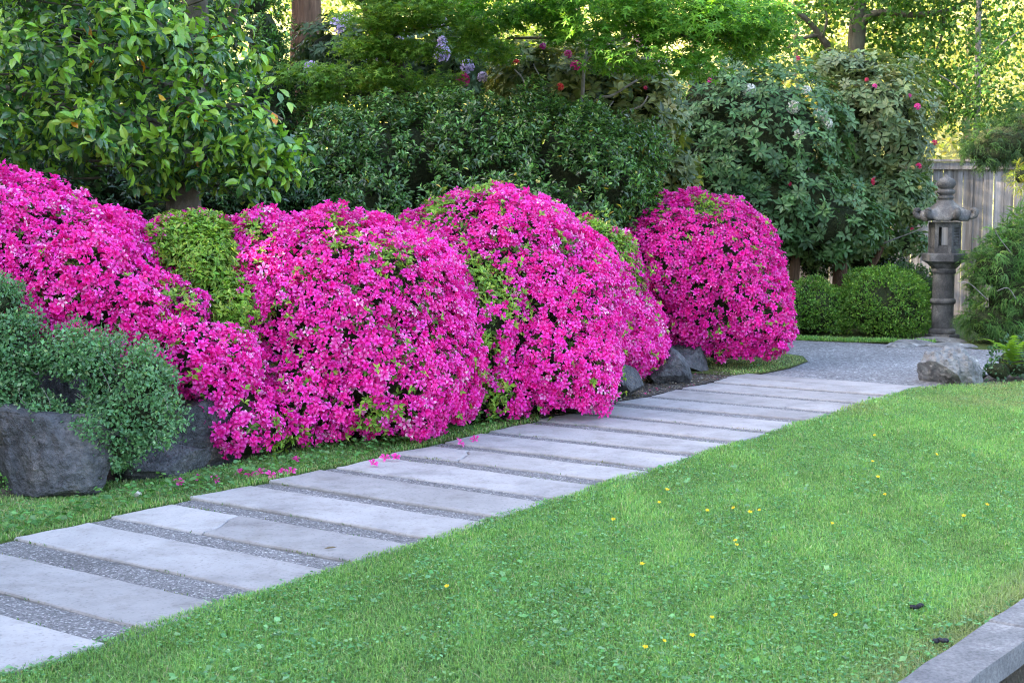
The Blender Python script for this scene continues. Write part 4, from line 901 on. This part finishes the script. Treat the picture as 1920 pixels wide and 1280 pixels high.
# shrubs and trees on the sunlit bank
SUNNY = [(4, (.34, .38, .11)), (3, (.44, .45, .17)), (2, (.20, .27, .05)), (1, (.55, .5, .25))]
def hill_z(x, y): return -.2 + .50 * max(0, min(y - 30, 34))
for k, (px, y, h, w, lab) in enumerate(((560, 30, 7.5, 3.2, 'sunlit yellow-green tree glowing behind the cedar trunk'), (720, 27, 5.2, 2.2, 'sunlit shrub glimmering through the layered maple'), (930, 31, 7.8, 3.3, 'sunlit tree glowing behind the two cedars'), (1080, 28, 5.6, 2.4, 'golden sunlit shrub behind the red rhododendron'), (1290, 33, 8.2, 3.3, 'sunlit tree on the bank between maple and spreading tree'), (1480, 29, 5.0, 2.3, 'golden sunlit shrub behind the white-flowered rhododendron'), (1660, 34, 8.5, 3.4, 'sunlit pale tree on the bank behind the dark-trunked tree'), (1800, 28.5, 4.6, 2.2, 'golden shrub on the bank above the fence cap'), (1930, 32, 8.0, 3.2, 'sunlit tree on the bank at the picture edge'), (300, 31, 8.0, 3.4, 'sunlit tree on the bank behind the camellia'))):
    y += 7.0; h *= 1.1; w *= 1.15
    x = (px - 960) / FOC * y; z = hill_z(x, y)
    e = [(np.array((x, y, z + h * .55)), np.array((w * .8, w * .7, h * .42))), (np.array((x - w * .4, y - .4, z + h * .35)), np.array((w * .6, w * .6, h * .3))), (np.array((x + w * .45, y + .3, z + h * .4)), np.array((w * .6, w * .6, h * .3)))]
    tall_tree('sunlit_tree', lab, [(x, y, z - .2), (x + .1, y, z + h * .3), (x, y, z + h * .7)], .12, .05, 'bark', e, 900, SUNNY if k % 3 else [(4, (.14, .22, .035)), (3, (.22, .30, .05)), (1, (.08, .15, .03))], (.12, .22), group='trees on the sunlit bank', spread=.22, freq=1.2)  # some trees take a darker pool: shaded sides put into the leaf colour
# tall unseen evergreens out to the side, added to cast the garden's shade
for k, (x, y, h) in enumerate(((-13, -9, 14), (-14.5, -5, 15), (-13, -1.2, 14.5), (-14.5, 2.4, 15), (-13, 6, 14.5), (-14.5, 9.4, 15), (-13.2, 13.2, 15.5), (-16.5, 15.5, 15.0), (-13.5, 19.9, 18.5), (-14.2, 24.2, 18.5))):
    root = empty('evergreen_tree', (x, y, 0), 'tall dense unseen evergreen, added beside the garden to shade it', 'tree', 'evergreens shading the garden')
    limb('trunk', root, [(x, y, -.1), (x, y, h * .5), (x, y, h * .9)], .3, .08, M['red_bark'], 10, 6)
    e = [(np.array((x, y, h * (.18 + .2 * j))), np.array((2.9 - .42 * j, 2.9 - .42 * j, h * .17))) for j in range(5)]
    core(root, e, .9, 'inner_crown')  # solid core keeps the cast shade closed
    crown_leaves(root, e, 800, [(1, (.03, .08, .03)), (1, (.05, .11, .035))], (.25, .4), 'leaf', 4, .2, .95, keep_at=-2)

# ------------------------------------------------------------------ leafy plants by the pale boulder
fp = empty('fern_clump', (*G(1900, 715)[:2], 0), 'dark leafy undergrowth with bright fern fronds beside the pale boulder', 'plant')
e = [E(1905, 680, 13.0, 50, 42, .3), E(1870, 695, 12.9, 35, 25, .2), E(1950, 670, 13.1, 60, 50, .4)]
core(fp, e, .6)
P, Nn = shell(e, 1500, .1, .08, 6, .03); n = len(P); D, Fc = leaf_frames(Nn, .6, .3, .7)
foliage(fp, 'leaves', 'leaf', T_leaf(.5, .15, .05), P, D, Fc, rng.uniform(.03, .055, n), pick([(3, (.035, .09, .04)), (2, (.06, .13, .05))], n, .2), M['leaf'], 0)
def frond(parent, p, d, L, col):
    d = norm(np.array(d, float)); side = norm(np.cross(d, UP)); Vs, Ts, off = [], [], 0
    n = 14
    for i in range(n):
        t = i / (n - 1); q = p + d * L * t + UP * (L * .9 * t - L * .75 * t * t); l = L * .26 * (1 - t) + .01
        for s in (-1, 1):
            a = q; b = q + side * s * l + d * l * .35; Vs += [a - d * .012, a + d * .012, b]; Ts.append((off, off + 1, off + 2)); off += 3
    me = tri_mesh('frond', np.array(Vs), np.array(Ts), M['thin'], np.tile(np.array(col), (len(Vs), 1))); link('frond', me, parent)
for k in range(8):
    a = rng.uniform(2.6, 5.8); frond(fp, W(1900, 672, 12.8) - (0, 0, .05), (math.cos(a), math.sin(a) * .6, .4), rng.uniform(.28, .42), (.2, .36, .05))

gp = empty('groundcover_plant', (*G(0, 935)[:2], 0), 'small bright green groundcover clump at the picture edge beside the biggest boulder', 'plant')
e = [E(-8, 918, 7.75, 42, 42, .2), E(-50, 905, 7.8, 50, 60, .25)]
core(gp, e, .6)
P, Nn = shell(e, 3000, .06, .04, 8, .01); n = len(P); D, Fc = leaf_frames(Nn, .6, .4, .7)
foliage(gp, 'leaves', 'leaf', T_kite(.6, .1, .06), P, D, Fc, rng.uniform(.012, .024, n), pick([(3, (.10, .28, .06)), (2, (.16, .36, .08))], n, .2), M['leaf'], 0)
# ------------------------------------------------------------------ grass
def in_poly(x, y, poly):
    poly = np.asarray(poly); ins = np.zeros(len(x), bool); j = len(poly) - 1
    for i in range(len(poly)):
        xi, yi = poly[i]; xj, yj = poly[j]
        c = ((yi > y) != (yj > y)) & (x < (xj - xi) * (y - yi) / (yj - yi + 1e-12) + xi)
        ins ^= c; j = i
    return ins
def blades(name, P, h, w, pool, kindlabel, lean=.95):
    n = len(P); a = rng.uniform(0, 2 * np.pi, n); d = np.stack([np.cos(a), np.sin(a), 0 * a], 1); s = np.stack([-np.sin(a), np.cos(a), 0 * a], 1)
    ln = np.abs(rng.normal(size=n)) * lean
    mid = P + d * (h * ln * .35)[:, None] + UP * (h * .55)[:, None]; tip = P + d * (h * ln)[:, None] + UP * (h * (1 - .25 * np.clip(ln, 0, 1.5)))[:, None]
    V = np.stack([P - s * w[:, None] * .4, mid - s * w[:, None] * .5, mid + s * w[:, None] * .5, tip], 1)
    T = np.array([(0, 2, 1), (1, 2, 3)])[None] + (np.arange(n) * 4)[:, None, None]
    tint = np.repeat(pool, 4, 0)
    return V.reshape(-1, 3), T.reshape(-1, 3), tint
def scatter_on(poly, n, near_bias=True):
    poly = np.asarray(poly); lo, hi = poly.min(0), poly.max(0); out = np.zeros((0, 2))
    while len(out) < n:
        y = rng.uniform(lo[1], hi[1], n * 2); x = rng.uniform(lo[0], hi[0], n * 2)
        p = in_poly(x, y, poly) & (np.abs(x) < .39 * y + .25) & (y > 4.0)
        if near_bias: p &= rng.random(len(x)) < np.clip((6.2 / np.maximum(y, 1)) ** 1.7, 0, 1)
        out = np.concatenate([out, np.stack([x, y], 1)[p]])
    return out[:n]
def grass_patch(name, poly, n, hh, label, straw=.1, z=0.0):
    xy = scatter_on(poly, n); P = np.concatenate([xy, np.full((n, 1), z - .008)], 1)
    patch = lump(P, 2.1) * .5 + lump(P + 9, 6.0) * .5
    s, v = path_sv(xy[:, 0], xy[:, 1])
    h = hh * rng.uniform(.55, 1.15, n) * (1 + .5 * patch)
    w = rng.uniform(.0028, .0050, n) * (xy[:, 1] / 6.0) ** .8
    base = pick([(4, (.22, .42, .105)), (3, (.30, .50, .145)), (2.2, (.12, .30, .085)), (straw * 10, (.46, .48, .24))], n, .16)
    far = smooth(10.6, 12.6, xy[:, 1]); dry = np.clip(lump(P + 3, 1.7) * 1.2 - .1, 0, 1) * far
    for cx_, cy_, r_ in ((4.0, 11.6, .55), (2.75, 11.2, .30), (5.0, 12.3, .6)): dry = np.maximum(dry, 1.1 * np.exp(-((xy[:, 0] - cx_) ** 2 + (xy[:, 1] - cy_) ** 2) / r_ ** 2) * (.75 + .5 * lump(P, 9.0)))
    dry = np.clip(dry, 0, 1.2)
    kd = smooth(.28, .02, -kerb_t(xy[:, 0], xy[:, 1])) * .55
    mix = np.clip(dry * .6 + kd, 0, .8)[:, None]
    base = base * (1 + .20 * patch[:, None]) * (1 - mix) + np.array((.40, .36, .19)) * mix
    keep = rng.random(n) > np.clip(dry * .5 + kd * .5, 0, .85)
    V, T, tint = blades(name, P[keep], h[keep], w[keep], np.clip(base[keep], .01, .8), None)
    # broad clover and plantain leaves among the blades
    m = n // 8; xy2 = scatter_on(poly, m); P2 = np.concatenate([xy2, rng.uniform(.01, .03, (m, 1)) + z], 1); kp = (lump(P2, 2.6) + .5 * lump(P2, 8.0)) > -.30; P2 = P2[kp]; m = len(P2)
    a = rng.uniform(0, 6.28, m); D = np.stack([np.cos(a), np.sin(a), rng.normal(size=m) * .25], 1); F = norm(UP + rng.normal(size=(m, 3)) * .35)
    V2, T2, C2 = scatter(T_kite(.75, .08, .05), P2, D, F, rng.uniform(.008, .019, m) * np.where(rng.random(m) < .06, 2.1, 1.0), pick([(3, (.16, .38, .13)), (2, (.24, .46, .20)), (2, (.10, .28, .09))], m, .18))
    o = link(name, tri_mesh(name, np.concatenate([V, V2]), np.concatenate([T, T2 + len(V)]), M['grass'], np.concatenate([tint, C2])))
    return tag(o, label, 'grass', kind='stuff')
grass_patch('grass', lawn_pts, 360000, .036, 'short mown green lawn grass with clover', .06)
verge = [pth(s, PATH_W + .01 + .02 * math.sin(s * 9))[:2] for s in np.linspace(-1.6, 5.4, 34)] + [(.2, 10.75), (-.25, 10.2), (-1.3, 9.3), (-1.75, 8.6), (-2.3, 8.1), (-3.0, 8.0), (-5.2, 7.9), (-5.2, 5.2)]
sheet('verge', verge, -.010, M['turf'])
grass_patch('verge_grass', verge, 34000, .042, 'rough weedy grass verge between the boulders and the slabs', .4)
court_edge = [(2.9, 17.2), (3.5, 16.8), (4.0, 16.6), (4.5, 16.55), (4.9, 16.3), (5.0, 16.6), (4.0, 16.9), (3.2, 17.3)]
grass_patch('court_grass', court_edge, 3000, .05, 'thin line of grass along the gravel edge before the clipped bushes', .0)
grass_patch('moss_grass', [(2.1, 13.3), (2.45, 13.55), (2.75, 13.95), (3.02, 14.5), (3.05, 15.0), (2.8, 15.3), (1.8, 14.6)], 5000, .03, 'short mossy grass at the foot of the farthest pink dome', .5)
grass_patch('bed_grass', [(5.4, 15.8), (9, 15.55), (9, 16.3), (5.6, 16.2)], 3000, .05, 'grass patch at the foot of the thread-leaf cypress', .0)
# broad weeds at the foot of the azaleas
n = 1300; s = rng.uniform(.4, 5.2, n); v = PATH_W + .06 + np.abs(rng.normal(size=n)) * .14; P = np.array([pth(a, b, random.uniform(.02, .10)) for a, b in zip(s, v)])
a = rng.uniform(0, 6.28, n); D = np.stack([np.cos(a), np.sin(a), .3 * rng.normal(size=n)], 1)
V, T, Cc = scatter(T_leaf(.7, .1, .05), P, D, norm(UP + rng.normal(size=(n, 3)) * .35), rng.uniform(.02, .045, n), pick([(3, (.09, .24, .06)), (2, (.14, .32, .09))], n, .2))
tag(link('weeds', tri_mesh('weeds', V, T, M['leaf'], Cc)), 'low broad-leaved weeds at the foot of the pink azaleas', 'weeds', kind='stuff')
n = 2600; s = rng.uniform(4.2, 9.0, n); v = PATH_W + .02 + np.abs(rng.normal(size=n)) * .38; P = np.array([pth(a, b, .004 + random.random() * .006) for a, b in zip(s, v)])
a = rng.uniform(0, 6.28, n); D = np.stack([np.cos(a), np.sin(a), .15 * rng.normal(size=n)], 1)
V, T, Cc = scatter(T_kite(.5, .1, .12), P, D, norm(UP + rng.normal(size=(n, 3)) * .3), rng.uniform(.012, .035, n), pick([(3, (.16, .13, .11)), (2, (.28, .24, .21)), (1, (.10, .07, .05)), (.5, (.5, .46, .42)), (.15, (.7, .05, .3))], n, .2))
tag(link('leaf_litter', tri_mesh('leaf_litter', V, T, M['leaf'], Cc)), 'dry leaf litter scattered under the pink bushes beside the path', 'litter', kind='stuff')
# moss tufts in the slab joints
n = 3200; ci = rng.integers(4, 15, n); P = []
for q in range(n):
    side = cuts[ci[q]][random.random() < .5]; vv = abs(rng.normal()) * .35 if random.random() < .5 else PATH_W - abs(rng.normal()) * .3
    P.append(pth(side + rng.normal() * .006, min(max(vv, 0), PATH_W), -.004))
P = np.array(P); P = P[lump(P, 5.0) > .15]; n = len(P)
V, T, tint = blades('moss', P, rng.uniform(.008, .022, n), rng.uniform(.003, .006, n), pick([(2, (.09, .2, .05)), (1, (.2, .2, .08))], n, .2), None)
tag(link('joint_moss', tri_mesh('joint_moss', V, T, M['grass'], tint)), 'moss and weeds growing in the joints of the slab path', 'moss', kind='stuff')

# ------------------------------------------------------------------ small things
def flower_obj(name, tms, col, p, size, up, label, cat, group, mat='petal'):
    V, T, Cc = scatter(tms, np.array(p)[None], norm(np.cross(up, rng.normal(size=3)))[None], np.array(up, float)[None], np.array([size]), np.array([col]))
    o = empty(name, (p[0], p[1], 0), label, cat, group) if name == 'buttercup' else None
    me = tri_mesh('petals' if o else name, V, T, M[mat], Cc)
    if o:
        link('petals', me, o)
        limb('stem', o, [(p[0], p[1], -.01), (p[0] + .004, p[1], p[2] * .5), (p[0], p[1], p[2] - size * .1)], .0018, .0014, M['stem'], 4, 3, 0)
    else: tag(link(name, me), label, cat, group)
M['stem'] = surf_mat('green_stem', [(8, 2, [(0.3, (.08, .2, .04)), (0.7, (.12, .26, .05))])])
cupt = T_bloom(.6, 5, 0, True, .3); cupt = (cupt[0], cupt[1], np.ones_like(cupt[2]))
for px, py in ((1251, 918), (1236, 942), (1326, 957), (1375, 952), (1406, 960), (1424, 956), (1560, 981), (1646, 894), (1659, 927), (1851, 946), (1807, 967), (1379, 1013), (1381, 1021), (1204, 1057), (1335, 1157), (1567, 1153), (1636, 865), (838, 1099), (1210, 1213), (1245, 1201), (1756, 852), (1150, 974), (1640, 816), (1298, 1191)):
    g = G(px, py, .045)
    flower_obj('buttercup', cupt, (.9, .62, .01), g, random.uniform(.012, .016) * (1 + .05 * (g[1] - 5)), norm(np.array((rng.normal() * .3, -.4, 1))), 'small yellow buttercup in the mown lawn', 'flower', 'buttercups in the lawn')
for k, (px, py) in enumerate(((337, 903), (368, 897), (405, 897), (450, 886), (468, 889), (488, 885), (508, 889), (528, 885), (545, 882), (555, 862), (722, 857), (742, 857), (864, 829), (700, 868), (890, 822))):
    g = G(px, py, .03); flower_obj('fallen_bloom', BL[1] if k % 2 else BL[0], (.74, .03, .34), g, .042, norm(np.array((rng.normal() * .5, -.5, .8))), 'fallen pink azalea bloom lying beside the slab path', 'flower', 'fallen azalea blooms')
g = G(255, 925, .02); rock('white_stone', g, (.045, .03, .022), M['white_stone'], 'small white stone lying in the grass verge below the boulders', 60, sub=2)
for k, (px, py, lab) in enumerate(((1720, 1136, 'dark dropping in the lawn, farther from the pond kerb'), (1765, 1200, 'dark dropping in the lawn, close to the pond kerb'))):
    g = G(px, py, .03); bm = bmesh.new()
    for j in range(4):
        res = bmesh.ops.create_icosphere(bm, subdivisions=2, radius=1.0)
        c = g + np.array((-.019 + .012 * j, rng.normal() * .006, .003 * rng.normal()))
        for v in res['verts']: d = np.array(v.co); v.co = c + d * np.array((.014, .009, .009)) * random.uniform(.75, 1.15) * (1 + .15 * lump((d + j)[None], 4)[0])
    tag(link('dropping', bm_mesh('dropping', bm, M['droppings'], True)), lab, 'dropping', 'dark droppings on the lawn')
g = W(382, 424, 10.45); st = empty('garden_stake', (g[0], g[1], 0), 'short grey capped stake between the camellia trunk and the azaleas', 'stake')
lathe('post', [(.014, 0), (.014, g[2] - .01), (.013, g[2])], st, 10, 0, M['stake'], True, g[0], g[1]); lathe('cap', [(.018, g[2]), (.019, g[2] + .02), (.012, g[2] + .03)], st, 10, 0, M['stake'], True, g[0], g[1])
g = G(607, 1028, .016)
V, T, Cc = scatter(T_leaf(.3, -.1, .1), g[None], np.array(((1, .15, .0),)), np.array(((0, 0, 1.0),)), np.array([.062]), np.array([(.20, .15, .10)]))
tag(link('dry_leaf', tri_mesh('dry_leaf', V, T, M['leaf'], Cc)), 'curled dry brown leaf lying on a pale paving slab', 'leaf')
